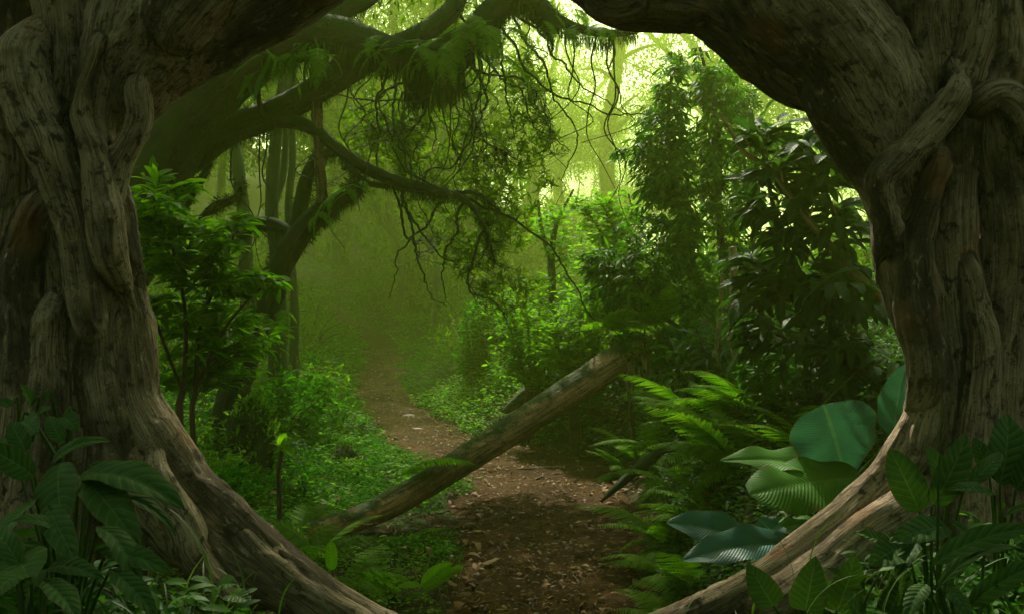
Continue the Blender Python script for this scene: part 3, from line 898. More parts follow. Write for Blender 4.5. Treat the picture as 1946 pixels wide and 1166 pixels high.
spray_plant('glossy_shrub', 'dark shrub with broad glossy leaves crowding under the fig limb on the bank', 'shrub', st, bl, 235, 5, leaf('lance', .40, 8, 2, .9, .12, ripple=.012, K=8, wave=.03), .20, MT['dark'], 8,
            leaf_kw=dict(droop=.55, s0=.35, side=.7, spread=.3), spray_kw=dict(r0=.006))
# leaning yellow branch and hooked liana
for nm, lab, ca, rows in (
        ('leaning_branch', 'bare crooked yellowish branch leaning through the glossy shrub', 'branch', [(1370, 215, 2, 6.6), (1395, 260, 3.5, 6.5), (1415, 290, 5, 6.45), (1460, 320, 5.5, 6.4), (1495, 362, 6, 6.3), (1530, 410, 6.5, 6.2), (1580, 470, 7, 6.1), (1625, 520, 8, 6.0), (1680, 570, 9, 5.9)]),
        ('hooked_liana', 'thick mossy liana hanging down and hooking sideways above the ferns', 'liana', [(1392, 470, 7, 7.6), (1395, 530, 8, 7.6), (1393, 600, 9, 7.6), (1392, 650, 9, 7.55), (1405, 685, 9, 7.5), (1430, 708, 9, 7.45), (1470, 722, 8, 7.4), (1515, 730, 7, 7.4), (1560, 742, 6, 7.4)])):
    p, r_ = stem_line(rows, 60)
    o = thing(nm, lab, ca, p[0])
    g = Geo(); g.tube(p, r_, 10, rough=.16, seed=4); g.build('stem', MT['liana'], o)
    g = Geo()
    for k in range(4 if nm == 'leaning_branch' else 3):
        i = 8 + k * 10
        e = p[i] + np.array([rng.uniform(-.3, .3), -.08, rng.uniform(.12, .3)])
        g.tube(smooth_line([p[i], (p[i] + e) / 2 + np.array([0, 0, .04]), e], 10), np.linspace(.008, .002, 10), 5)
        ob = g.build('side_twig', MT['liana'], o); g = Geo()

# leafy shrub growing behind the fig trunk
st = [stem_line([(350, 740, 5, 6.2), (352, 600, 4, 6.1), (330, 480, 3, 6.0), (290, 390, 2, 6.0)], 26), stem_line([(372, 745, 5, 6.3), (380, 620, 4, 6.2), (420, 520, 3, 6.0), (450, 430, 1.6, 5.9)], 26),
      stem_line([(345, 740, 4, 6.2), (300, 620, 3, 6.1), (270, 520, 2, 6.0), (255, 420, 1.5, 6.0)], 24), stem_line([(372, 740, 4, 6.3), (430, 620, 3, 6.2), (500, 545, 2, 6.1), (545, 530, 1.2, 6.1)], 24)]
bl = [(290, 380, 6.0, 60, 30, .3, .9), (330, 345, 6.1, 50, 20, .25, .35), (330, 420, 6.0, 70, 30, .3, 1.1), (400, 460, 5.9, 60, 35, .3, .9), (450, 420, 5.85, 36, 18, .2, .35), (300, 480, 6.0, 70, 40, .35, 1.4), (370, 510, 5.9, 80, 36, .35, 1.5), (440, 540, 6.0, 70, 30, .3, .9), (500, 535, 6.1, 45, 16, .25, .4),
      (340, 580, 6.2, 80, 40, .4, 1.5), (430, 600, 6.3, 70, 36, .4, 1.0), (370, 640, 6.4, 80, 40, .4, 1.2), (350, 700, 6.5, 60, 40, .4, 1.0), (430, 690, 6.7, 70, 40, .4, 1.2), (500, 640, 6.8, 60, 40, .4, .8)]
spray_plant('leafy_shrub', 'leafy shrub with fresh green pointed leaves leaning out from behind the fig trunk', 'shrub', st, bl, 420, 7, T_ov2, .105, MT['shrub'], 9, leaf_kw=dict(droop=.3, s0=.4, side=.8, up=1.3), spray_kw=dict(r0=.004))

# ------------------------------------------------------------------ moss-hung trees over the trail
T_str = leaf('strap', .035, 3, 1, .5, 0)
T_fz = leaf('strap', .16, 2, 1, .8, 0)
def moss_on(g, line, n_hang, n_fuzz, lmin=.08, lmax=.4, seed=0, s0=0.0, s1=1.0, clump=.6, fz=.06):
    r = np.random.default_rng(seed)
    pts, rad = line
    n = len(pts)
    tan = unit(np.gradient(pts, axis=0))
    if n_hang:
        i = (r.uniform(s0, s1, n_hang) * (n - 1)).astype(int)
        sd = unit(np.cross(tan[i], np.array([0, 0, 1.0])))
        a = r.uniform(-1.2, 1.2, (n_hang, 1))
        pos = pts[i] + rad[i][:, None] * .92 * (np.sin(a) * sd + np.cos(a) * np.array([0, 0, -1.0])) + tan[i] * r.uniform(-.05, .05, (n_hang, 1))
        c = .5 + .5 * vnoise(pos * 5, seed)
        ln = (lmin + (lmax - lmin) * np.clip(c * clump + (1 - clump) * r.uniform(0, 1, n_hang) ** 2, 0, 1) ** 1.6)
        d = np.array([0, 0, -1.0]) + r.normal(size=(n_hang, 3)) * .13
        g.inst(T_str, frames(d, rvec(n_hang, r)) * ln[:, None, None] * np.array([.35, 1, 1])[None, None, :] ** 0, pos)
    if n_fuzz:
        i = (r.uniform(s0, s1, n_fuzz) * (n - 1)).astype(int)
        sd = unit(np.cross(tan[i], np.array([0, 0, 1.0])))
        up = np.cross(sd, tan[i])
        a = r.uniform(0, 6.283, (n_fuzz, 1))
        nn = np.sin(a) * sd + np.cos(a) * up
        pos = pts[i] + rad[i][:, None] * .95 * nn + tan[i] * r.uniform(-.05, .05, (n_fuzz, 1))
        c = vnoise(pos * 5, seed + 2) + .5 * vnoise(pos * 13, seed + 4)
        d = nn * (.45 + .5 * r.uniform(size=(n_fuzz, 1))) + r.normal(size=nn.shape) * .6 + np.array([0, 0, -.45])
        ln = fz * r.uniform(.3, 1.2, n_fuzz) * np.clip(.75 + .9 * c, .25, 1.7)
        ok = c > -.45
        g.inst(T_fz, frames(d[ok], rvec(ok.sum(), r)) * ln[ok][:, None, None], pos[ok])

def mossy_limb(name, rows, parent, n=70, sides=14, hang=0, fuzz=0, lmax=.4, seed=0, mat='mossy', rough=.16, fz=.06):
    p, r_ = stem_line(rows, n)
    g = Geo(); g.tube(p, r_, sides, rough=rough, seed=seed)
    ob = g.build(name, MT[mat], parent)
    if hang or fuzz:
        g = Geo(); moss_on(g, (p, r_), hang, fuzz, lmax=lmax, seed=seed, fz=fz)
        mo = g.build('moss', MT['moss'], ob, origin=None)
        mo.location = (0, 0, 0)
        mo.parent = ob
        # the limb's own origin sits at the tree's base: shift the moss the same way
        mo.location = Vector((0, 0, 0)) if ob.parent is None else -ob.parent.location
    return p, r_

D1 = 8.6
base = P(60, 700, D1)
mt = thing('mossy_tree', 'old tree with a thick moss-covered leaning limb, hung with ferns above the trail', 'tree', base)
main = mossy_limb('trunk', [(40, 760, 120, D1), (150, 560, 110, D1), (265, 370, 84, D1), (325, 260, 70, D1), (402, 170, 60, D1), (492, 102, 48, D1), (580, 70, 41, D1), (640, 66, 36, D1), (700, 88, 34, D1), (760, 106, 32, D1), (820, 112, 33, D1), (868, 88, 29, D1), (910, 56, 28, D1), (942, 18, 26, D1), (985, -6, 26, D1), (1030, 20, 22, D1), (1052, 60, 18, D1)], mt, 160, 20, 2600, 9000, .15, 51, fz=.045)
g = Geo()
moss_on(g, main, 1500, 0, .15, .62, seed=58, s0=.585, s1=.70, clump=.7)
moss_on(g, main, 500, 0, .08, .30, seed=59, s0=.45, s1=.58)
moss_on(g, main, 500, 0, .08, .30, seed=60, s0=.70, s1=1.0)
mo = g.build('hanging_moss', MT['moss'], mt)
limb2 = mossy_limb('limb', [(330, 300, 46, D1 + .4), (400, 258, 40, D1 + .3), (450, 240, 31, D1 + .3), (520, 218, 28, D1 + .3), (590, 178, 27, D1 + .2), (650, 138, 29, D1 + .1), (700, 104, 32, D1)], mt, 70, 14, 500, 1500, .12, 52)
l3 = mossy_limb('limb', [(740, 92, 22, D1), (800, 66, 20, D1 + .1), (850, 28, 19, D1 + .2), (880, -20, 17, D1 + .3), (900, -80, 15, D1 + .4)], mt, 40, 12, 200, 900, .1, 53)
l4 = mossy_limb('limb', [(590, 46, 30, D1 + .1), (640, 20, 24, D1 + .3), (690, 0, 20, D1 + .4), (760, -50, 18, D1 + .6)], mt, 40, 12, 200, 600, .12, 54)
l5 = mossy_limb('limb', [(990, 0, 16, D1), (1045, 30, 13, D1 + .1), (1090, 52, 10, D1 + .2), (1150, 64, 8, D1 + .2), (1210, 60, 6, D1 + .3)], mt, 40, 10, 700, 900, .30, 55)
l6 = mossy_limb('limb', [(520, 226, 18, D1 + .3), (560, 232, 14, D1 + .2), (600, 248, 12, D1 + .15), (640, 282, 12, D1 + .1), (700, 322, 12, D1 + .1), (760, 346, 11, D1 + .2), (820, 360, 9, D1 + .3), (880, 378, 6, D1 + .4), (920, 430, 4, D1 + .5), (940, 500, 3, D1 + .6)], mt, 90, 10, 500, 1800, .10, 56)
l7 = mossy_limb('limb', [(640, 282, 8, D1 + .1), (668, 320, 6, D1 + .1), (700, 348, 6, D1 + .2), (760, 356, 6, D1 + .3), (840, 372, 5, D1 + .4), (900, 366, 4, D1 + .5), (950, 400, 3, D1 + .6)], mt, 60, 8, 300, 900, .08, 57)
for k, rows in enumerate(([(488, 120, 5, D1), (492, 190, 5, D1 + .1), (503, 218, 8, D1 + .2)],)):
    mossy_limb('limb', rows, mt, 30, 8, 0, 300, .1, 60 + k)
# the thin drooping branch maze with whorled leaves
stemsW = []
rw = np.random.default_rng(77)
starts = [(main, i) for i in (92, 98, 104, 110, 116, 122, 128, 134)] + [(l6, i) for i in (46, 58, 70, 80)] + [(l3, i) for i in (6, 14, 24)] + [(l7, 30), (l7, 45)]
for (ln, i) in starts:
    for b in range(1 if ln is l6 else 2):
        p0 = ln[0][min(i, len(ln[0]) - 1)]
        q = [p0]
        d = np.array([rw.normal() * .5, rw.normal() * .35 + .45, -.5 - rw.uniform(0, .6)])
        if ln is main: d[0] += .1
        Ls = rw.uniform(.13, .2)
        for s in range(rw.integers(8, 13)):
            d = unit(d + rw.normal(size=3) * np.array([.42, .35, .30]) + np.array([.07, 0, -.16]))
            q.append(q[-1] + d * Ls)
        q = smooth_line(np.array(q), 40) + rw.normal(size=(40, 3)) * .006
        stemsW.append((q, np.linspace(.015, .004, 40)))
for k in range(26):                                    # thin hanging lianas and rootlets
    ln = (main, main, limb2, l5)[k % 4]
    n_ = len(ln[0])
    p0 = ln[0][int(n_ * (rw.uniform(.42, .95) if ln is main else rw.uniform(.3, .9)))]
    L_ = rw.uniform(.5, 1.7)
    q = np.array([p0 + [rw.normal() * .05 * t * 3, .05, -L_ * t] for t in np.linspace(0, 1, 7)])
    stemsW.append((smooth_line(q, 40), np.linspace(.009, .003, 40)))
g = Geo()
for q, r_ in stemsW:
    g.tube(q, r_, 6, rough=.2, mat=1)
blW = [(760, 190, 9.6, 110, 60, .7, .7), (910, 200, 9.8, 140, 90, .8, 1.3), (720, 260, 9.7, 90, 60, .6, 1.2), (830, 290, 9.8, 130, 70, .7, 1.8), (1000, 290, 9.9, 80, 90, .6, 1.2), (880, 390, 9.8, 110, 60, .6, 1.5), (960, 420, 9.8, 70, 60, .5, 1.0), (900, 480, 9.8, 80, 50, .5, .9), (970, 560, 9.7, 60, 50, .4, .6), (1000, 150, 9.9, 60, 60, .5, .5)]
tips = blob_tips(blW, 680, 61, .15)
pts = sprays(g, stemsW, tips, r0=.0065, lift=-.1, wig=.09, seed=62, jit=.25, back=-.6)
T_wh = leaf('lance', .27, 4, 1, .5, .15)
whorls(g, pts[:, -1], pts[:, -1] - pts[:, -2] + np.array([0, 0, .05]), T_wh, .105, 8, seed=63)
whorls(g, pts[::2, -3], pts[::2, -2] - pts[::2, -3], T_wh, .09, 6, seed=64, mat=0)
g.build('foliage', [MT['whorl'], MT['mossy']], mt)
# leaves above the mossy limbs, plus an unseen canopy added for shade
g = Geo()
cc = np.concatenate([blob_tips([(800, -60, 9.8, 330, 60, 1.2, 1), (640, -160, 9.5, 400, 90, 1.5, 1.4), (980, -130, 9.8, 260, 90, 1.4, 1)], 260, 66, .0)])
pos = np.repeat(cc, 16, 0) + rng.normal(size=(len(cc) * 16, 3)) * .16
g.inst(T_wh, frames(rvec(len(pos)) - np.array([0, 0, .3]), rvec(len(pos)) * .6 + np.array([0, 0, 1])) * rng.uniform(.08, .14, len(pos))[:, None, None], pos)
cc = np.stack([rng.uniform(-9.5, .2, 1500), rng.uniform(6.5, 15.5, 1500), rng.uniform(4.6, 9.5, 1500)], -1)  # wide out-of-view canopy, added to shade the near air and left bank
cc = cc[(cc[:, 2] > 4.6 + .42 * (cc[:, 1] - 9)) & (cc[:, 1] > 8.8)]
cc = cc[vnoise(cc * np.array([.55, .55, .3]), 5) > -.35]
pos = np.repeat(cc, 44, 0) + rng.normal(size=(len(cc) * 44, 3)) * np.array([.3, .3, .16])
g.inst(T_c, frames(rvec(len(pos)) - np.array([0, 0, .3]), rvec(len(pos)) * .6 + np.array([0, 0, 1])) * rng.uniform(.12, .2, len(pos))[:, None, None], pos)
g.build('crown', MT['whorl'], mt)

# crooked lower tree with a broken end
ct = thing('crooked_tree', 'crooked mossy tree with one slim upright flaky stem and a snapped-off branch end', 'tree', P(470, 660, 8.9))
mossy_limb('trunk', [(425, 850, 34, 8.9), (440, 770, 31, 8.9), (460, 690, 29, 8.9), (490, 620, 27, 8.9), (520, 548, 25, 8.9), (540, 492, 24, 8.9), (572, 445, 22, 8.85), (606, 408, 20, 8.8), (640, 384, 16, 8.75), (672, 360, 17, 8.7), (684, 352, 13, 8.7)], ct, 90, 14, 900, 2400, .16, 72)
mossy_limb('limb', [(548, 470, 18, 8.9), (562, 430, 16, 9.0), (574, 380, 15, 9.1), (586, 330, 13, 9.1), (608, 296, 12, 9.1), (640, 290, 9, 9.1)], ct, 50, 12, 200, 1100, .1, 73)
mossy_limb('limb', [(560, 452, 15, 8.9), (520, 428, 14, 9.0), (470, 430, 15, 9.1), (440, 446, 16, 9.2), (400, 458, 17, 9.3), (350, 470, 18, 9.4)], ct, 50, 12, 600, 1300, .14, 74)
mossy_limb('limb', [(372, 470, 12, 9.4), (384, 425, 11, 9.4), (408, 394, 10, 9.4), (440, 380, 8, 9.4), (455, 368, 6, 9.4), (455, 345, 4, 9.4)], ct, 40, 10, 200, 700, .1, 75)
mossy_limb('limb', [(340, 420, 9, 9.3), (355, 385, 8, 9.3), (380, 345, 8, 9.3), (400, 310, 6, 9.3)], ct, 30, 10, 150, 400, .1, 76)
mossy_limb('limb', [(596, 425, 13, 8.85), (612, 398, 12, 8.8), (610, 350, 11, 8.75), (607, 300, 10.5, 8.75), (604, 220, 10, 8.75), (599, 120, 10, 8.8), (596, 20, 10, 8.9), (592, -100, 10, 9.0)], ct, 80, 12, 60, 500, .06, 71, mat='scaly', rough=.2, fz=.035)

# leafy understory on the shaded right bank
T_un = leaf('lance', .36, 6, 2, .8, .15, ripple=.01, K=7)
for k, (px, py, Yd, lab) in enumerate(((1380, 650, 8.0, 'dark leafy plant on the bank between the tall shrub and the hooked liana'), (1500, 690, 7.0, 'dark leafy plant on the bank under the glossy shrub'), (1610, 700, 6.5, 'dark leafy plant on the bank next to the fig trunk'), (1330, 700, 8.4, 'low dark plant above the long arching fern'))):
    x = (px - CX) / FPX * Yd
    zb = float(terrain(np.array([x]), np.array([Yd]))[0])
    pyb = CY + (EYE - zb) / Yd * FPX
    st = [stem_line([(px + dx * .2, pyb + 4, 3, Yd), (px + dx * .6, pyb - 45, 2.4, Yd), (px + dx, pyb - 110, 1.4, Yd - .1)], 14) for dx in (-60, -15, 25, 65)]
    spray_plant('understory_plant', lab, 'plant', st, [(px, pyb - 70, Yd - .1, 85, 60, .4, 2), (px, pyb - 25, Yd - .2, 95, 35, .4, 1.2)], 90, 5, T_un, .13, MT['thin' if k % 2 else 'dark'], 80 + k, leaf_kw=dict(droop=.4, s0=.35, spread=.35))

# slim bent trunks standing in the mist behind
for k, (nm, lab, rows, hang) in enumerate((
        ('slim_tree', 'bent mossy trunk in the mist, first one behind the leaning limb', [(470, 640, 16, 13), (468, 520, 14, 13), (462, 400, 13, 13), (452, 320, 12, 13), (440, 240, 11, 13.2), (432, 120, 10, 13.4), (440, -60, 9, 13.6)], 60),
        ('slim_tree', 'dark swaying mossy trunk in the mist, forked at its base, behind the crooked tree', [(530, 620, 17, 12), (526, 500, 14, 12), (516, 400, 12, 12), (520, 310, 12, 12), (528, 230, 11, 12), (540, 130, 10, 12), (548, -40, 9, 12)], 120),
        ('slim_tree', 'thin pole-like trunk in the mist close behind the flaky stem', [(560, 600, 9, 12.6), (552, 480, 8, 12.6), (549, 380, 8, 12.6), (556, 300, 7, 12.6), (552, 180, 7, 12.6), (560, -40, 6, 12.6)], 80),
        ('slim_tree', 'faint slender trunk leaning over the far bend of the trail', [(786, 600, 9, 31), (780, 520, 8, 31), (744, 430, 7, 31), (740, 330, 7, 31), (752, 150, 6, 31), (745, -40, 6, 31)], 40),
        ('slim_tree', 'faint slender trunk wrapped in creeper below the drooping twigs', [(834, 590, 10, 25), (824, 480, 9, 25), (816, 400, 8, 25), (822, 300, 8, 25), (815, 150, 7, 25), (826, -40, 6, 25)], 40))):
    p0 = P(rows[0][0], rows[0][1], rows[0][3])
    o = thing(nm, lab, 'tree', p0)
    z0 = float(terrain(p0[0:1], p0[1:2])[0])
    pyg = CY + (EYE - z0 + .1) / rows[0][3] * FPX
    p_, r_ = mossy_limb('trunk', [(rows[0][0] - 6, pyg, rows[0][2] * 1.3, rows[0][3])] + rows, o, 70, 10, hang, 500, .3, 90 + k, rough=.25, fz=.07)
    if k in (1, 4):
        mossy_limb('limb', [(rows[2][0], rows[2][1], 8, rows[2][3]), (rows[2][0] + 22, rows[2][1] - 70, 7, rows[2][3] + .2), (rows[2][0] + 30, rows[2][1] - 170, 6, rows[2][3] + .3), (rows[2][0] + 50, rows[2][1] - 300, 5, rows[2][3] + .3)], o, 40, 8, 30, 200, .2, 95 + k, fz=.06)

# ------------------------------------------------------------------ ferns
def G(px, py, Y):
    p = P(px, py, Y)
    return np.array([p[0], Y, float(terrain(p[0:1], np.array([Y]))[0])])

FR = []
for k, (L, n_, W, ar) in enumerate([(.62, 26, .15, 1.5), (.78, 30, .17, 1.25), (.50, 22, .13, 1.9), (.70, 26, .19, 1.0)]):
    ob = frond_geo(L, n_, W, ar, k).build('frond', [MT['fern'], MT['fernr']])
    FR.append(ob.data); bpy.data.objects.remove(ob)
HF = []
for k, (L, n_, W) in enumerate([(.55, 26, .10), (.42, 22, .085), (.7, 32, .11)]):
    ob = frond_geo(L, n_, W, 0, 30 + k, hang=True, pin=.36).build('frond', [MT['fern'], MT['fernr']])
    HF.append(ob.data); bpy.data.objects.remove(ob)

def add_frond(root, me, rotz, tilt=0.0, sc=1.0, roll=0.0, loc=(0, 0, 0)):
    o = bpy.data.objects.new('frond', me)
    COL.objects.link(o)
    o.parent = root
    o.rotation_mode = 'ZXY'
    o.rotation_euler = (tilt, roll, rotz)
    o.scale = (sc,) * 3
    o.location = loc
    return o

def fern(loc, label, n, sc=1.0, seed=0, toward=None, group=None, name='fern', spread=6.283):
    r = np.random.default_rng(seed)
    o = thing(name, label, 'fern', loc, group)
    for k in range(n):
        a = (r.uniform(0, 6.283) if toward is None else toward + r.uniform(-.5, .5) * spread)
        add_frond(o, FR[r.integers(0, 4)], a, r.uniform(-.35, .25), sc * r.uniform(.75, 1.15), r.normal() * .2)
    return o

# rotz: frond leaves along +Y turned by rotz; pi/2 points to -X (towards the trail from the right bank)
LF = math.pi / 2
fern(G(1330, 760, 7.6) + [0, 0, .05], 'fern on the upper right bank with one long arching frond below the hooked liana', 5, 1.0, 1, LF, spread=1.2)
fern(G(1430, 800, 6.9), 'large fern on the bank with long level fronds just behind the big bluish leaf', 7, 1.15, 2, LF, spread=1.8)
fern(G(1400, 900, 6.4), 'fern hanging over the bank edge above the lime green leaf', 6, 1.0, 3, LF, spread=1.6)
fern(G(1270, 975, 6.3), 'yellow-green fern spilling onto the trail at the foot of the bank', 7, .85, 4, LF + .3, spread=2.4)
fern(G(1320, 1080, 5.4), 'bright fern low beside the trail under the lowest broad leaf', 7, .72, 5, LF + .2, spread=2.0)
fern(G(1280, 900, 7.2), 'half withered pale fern on the steep face of the bank', 5, .85, 6, LF + .2, spread=1.6)
fern(G(1260, 720, 8.5), 'small fern rooted over the upper end of the log', 6, .75, 7, LF, spread=3)
fern(G(1190, 800, 9.4), 'fern in the shade behind the upper end of the log', 6, .8, 8, LF + .4, spread=2)
fern(G(1480, 720, 7.6), 'dim fern on the high bank below the glossy shrub', 7, 1.0, 9, LF, spread=2.5)
fern(G(1580, 760, 6.4), 'shaded fern on the bank next to the fig root and the bluish leaf', 6, 1.0, 10, LF, spread=2.2)
fern(G(1290, 1130, 5.0), 'small fern by the foot of the fig root at the trail edge', 5, .6, 11, LF, spread=2.4)
fern(G(350, 780, 6.0) + [0, 0, .1], 'fern with one raised frond beside the fig trunk on the left slope', 5, .8, 12, -LF * .7, spread=1.6)
fern(G(600, 985, 6.0), 'dark fern clump growing against the lower end of the log', 8, .75, 13)
fern(G(690, 1055, 5.6), 'fern among low weeds in front of the log', 6, .65, 14)
fern(G(565, 960, 6.4), 'light green fern tuft behind the fig root near the log', 7, .7, 15)
lf = lq[64]
o = thing('fern', 'single bright fern frond lying across the fallen log', 'fern', lf[:3] + [-.2, -.2, .06])
add_frond(o, FR[1], -LF + .25, -.45, .82)
add_frond(o, FR[0], -LF - .5, -.5, .42)
o = thing('fern', 'mossy fern draping the upper end of the log', 'fern', lq[142, :3] + [0, -.05, .15])
for k in range(15):
    add_frond(o, FR[k % 4], LF + rng.uniform(-1.2, 1.5), -.6 + rng.uniform(-.3, .25), rng.uniform(.45, .8), loc=(rng.uniform(-.15, .30), rng.uniform(-.12, .05), rng.uniform(-.05, .1)))

grp = 'small ferns scattered over the shaded right bank'
r4 = np.random.default_rng(44)
kinds = [fern((0, 0, -50), 'small fern half hidden among the undergrowth of the steep bank', 6, .62, 100 + k, LF, grp, spread=3.4) for k in range(4)]
for k in range(34):
    Yd = r4.uniform(5.6, 11)
    xd = path_x(Yd) + path_hw(Yd) + r4.uniform(.15, 2.6) * (1 if Yd > 7 else .55)
    loc = np.array([xd, Yd, float(terrain(np.array([xd]), np.array([Yd]))[0])])
    if k < 4:
        kinds[k].location = loc
    else:
        dup(kinds[k % 4], loc, r4.uniform(-.8, .8), r4.uniform(.7, 1.3), tilt=(r4.normal() * .15, r4.normal() * .15))
grp = 'small ferns scattered over the slope left of the trail'
kinds = [fern((0, 0, -50), 'small fern nestled in the green cover of the slope', 7, .5, 120 + k, None, grp) for k in range(3)]
for k in range(30):
    Yd = r4.uniform(6.5, 20)
    xd = path_x(Yd) - path_hw(Yd) - r4.uniform(.25, 3.2)
    loc = np.array([xd, Yd, float(terrain(np.array([xd]), np.array([Yd]))[0])])
    if k < 3:
        kinds[k].location = loc
    else:
        dup(kinds[k % 3], loc, r4.uniform(0, 6.28), r4.uniform(.7, 1.5))

# ferns hanging from the mossy limb
def hang_fern(loc, label, n, sc, seed, width=.25):
    r = np.random.default_rng(seed)
    o = thing('hanging_fern', label, 'fern', loc)
    for k in range(n):
        a = r.choice([-LF, LF, math.pi]) + r.uniform(-.7, .7)
        add_frond(o, HF[r.integers(0, 3)], a, r.uniform(-.1, .25), sc * r.uniform(.7, 1.25), r.normal() * .15, (r.uniform(-width, width), r.uniform(-.12, .02), r.uniform(-.06, .05)))
hang_fern(main[0][88] + [0, -.14, .05], 'hanging fern spreading from the mossy limb where it first dips', 12, .85, 1, .28)
hang_fern(main[0][100] + [0, -.12, 0], 'hanging fern in front of the long moss fringe', 9, .6, 2, .2)
hang_fern(main[0][112] + [0, -.1, -.05], 'thick hanging fern at the lowest sag of the mossy limb', 14, .95, 3, .25)
hang_fern(main[0][122] + [0, -.1, -.05], 'long hanging fern dangling beyond the sag of the limb', 10, .85, 4, .2)
hang_fern(l5[0][10] + [0, -.05, -.03], 'hanging fern tuft on the thin limb beside the fig burl', 9, .6, 5, .2)
hang_fern(l5[0][20] + [0, -.05, -.03], 'sunlit hanging fern at the far tip of the thin limb', 10, .55, 6, .25)
hang_fern(P(672, 362, 8.7) + [0, -.08, .03], 'hanging fern on the snapped-off end of the crooked tree', 9, .62, 7, .12)
hang_fern(P(610, 405, 8.75) + [0, -.12, 0], 'small fern on the fork of the crooked tree', 6, .45, 8, .06)
hang_fern(main[0][56] + [.1, -.3, -.2], 'dark hanging fern under the leaning trunk beside the fig', 12, .8, 9, .3)
hang_fern(P(520, 600, 8.6), 'drooping fern low on the trunk of the crooked tree', 6, .6, 10, .1)
o = thing('strap_fern', 'clump of strap-leaved ferns hanging from the leaning mossy trunk', 'fern', main[0][52])
T_sf = leaf('lance', .17, 8, 1, .9, .2, wave=.05)
g = Geo()
N = 40
pos = main[0][rng.integers(44, 66, N)] + np.stack([rng.uniform(-.05, .1, N), rng.uniform(-.26, -.1, N), rng.uniform(-.26, -.05, N)], -1)
g.inst(T_sf, frames(np.array([0, 0, -1.0]) + rng.normal(size=(N, 3)) * .3, rvec(N) + np.array([.3, -1, .3])) * rng.uniform(.15, .34, N)[:, None, None], pos)
g.build('foliage', MT['thin'], o)

# ------------------------------------------------------------------ ground cover, litter, pebbles
T_gc = leaf('ovate', .62, 2, 1, .4, .15)
T_gr = leaf('strap', .035, 4, 1, 1.1, 0)
def off_log(x, y, m=.30, front=.85):
    ly = np.interp(x, lq[:, 0], lq[:, 1])
    return ~((x > lq[0, 0]) & (x < lq[-1, 0]) & (y > ly - front) & (y < ly + m))
def cover(name, N, yr, xr, side, leaf_n, size, mat, seed, hmax=.2, keep=None, T=T_gc, patch=1.0):
    r = np.random.default_rng(seed)
    y = np.exp(r.uniform(np.log(yr[0]), np.log(yr[1]), N * 3))
    x = r.uniform(-1, 1, N * 3) * (y * .62 + .8)
    d = x - path_x(y)
    hw = path_hw(y) * (1 + .25 * vnoise(np.stack([np.sign(d) * 5, y * 1.6, 0 * y], -1), 5))
    ok = (np.abs(d) > hw * np.interp(y, [16, 22, 40], [1.0, 1.1, 1.2])) & (np.sign(d) == side if side else True)
    q = np.stack([x, y, 0 * x], -1)
    ok &= vnoise(q * 1.1, seed) > r.uniform(-2.2, .7, len(x)) * patch - .15
    ok &= off_log(x, y)
    if keep is not None:
        ok &= keep(x, y, np.abs(d) - hw)
    x, y = x[ok][:N], y[ok][:N]
    z = terrain(x, y)
    n = len(x)
    k = leaf_n
    grow = np.clip(y / 9, .75, 3.2)
    nearp = np.clip((np.abs(x - path_x(y)) - path_hw(y)) / .8, .35, 1) ** np.clip((y - 11) / 6, 0, 1)
    bushy = nearp * (.45 + .75 * (vnoise(np.stack([x, y, 0 * x], -1) * .9, seed + 3) * .5 + .5))
    h = hmax * bushy[:, None] * r.uniform(.15, 1, (n, k)) * np.clip(grow, .7, 1.8)[:, None]
    a = r.uniform(0, 6.283, (n, k))
    rad = r.uniform(.01, .075, (n, k)) * grow[:, None]
    pos = np.stack([x[:, None] + np.cos(a) * rad, y[:, None] + np.sin(a) * rad, z[:, None] + h], -1)
    dd = np.stack([np.cos(a), np.sin(a), r.uniform(-.5, .35, (n, k))], -1)
    nn = np.stack([r.normal(size=(n, k)) * .4, r.normal(size=(n, k)) * .4 - .2, np.ones((n, k))], -1)
    s = size * r.uniform(.5, 1.25, (n, k)) * grow[:, None]
    g = Geo()
    g.inst(T, frames(dd.reshape(-1, 3), nn.reshape(-1, 3)) * s.reshape(-1)[:, None, None], pos.reshape(-1, 3))
    return tag(g.build(name, mat), kind='stuff')
cover('ground_cover', 30000, (6.2, 40), None, -1, 9, .042, MT['cover'], 201, .17)
cover('undergrowth', 16000, (10.5, 40), None, 1, 9, .040, MT['cover'], 202, .17)
cover('bank_undergrowth', 13000, (4.8, 12), None, 1, 7, .062, MT['thin'], 203, .26, keep=lambda x, y, d: d > .12)
cover('sunlit_tone_cover', 3200, (11.0, 15.5), None, 1, 9, .045, MT['bright'], 206, .26, keep=lambda x, y, d: (d < 2.2) & (x < 1.0), patch=.4)  # sunlit patch put into a brighter leaf colour
cover('broad_weeds', 1500, (6.2, 22), None, -1, 7, .075, MT['shrub'], 207, .24, patch=.6)
cover('low_weeds', 1500, (5.0, 7.2), None, -1, 8, .045, MT['shrub'], 204, .2)

def litter(name, T, N, mats, size, seed, region, zoff=.012, squash=1.0):
    r = np.random.default_rng(seed)
    x, y = region(r, N)
    z = terrain(x, y) + zoff
    d = np.stack([r.normal(size=N), r.normal(size=N), r.normal(size=N) * .18], -1)
    nn = np.stack([r.normal(size=N) * .3, r.normal(size=N) * .3, np.ones(N)], -1)
    g = Geo()
    for k, t in enumerate(T):
        s = slice(k, None, len(T))
        g.inst(t, frames(d[s], nn[s]) * (size * r.uniform(.45, 1.3, len(x[s])))[:, None, None], np.stack([x, y, z], -1)[s])
    return tag(g.build(name, mats), kind='stuff')
def on_path(r, N):
    y = np.exp(r.uniform(np.log(3.5), np.log(24), N))
    return path_x(y) + r.normal(size=N) * path_hw(y) * .62, y
def on_bank(r, N):
    y = r.uniform(4.5, 12, N)
    return path_x(y) + path_hw(y) + np.abs(r.normal(size=N)) * .9, y
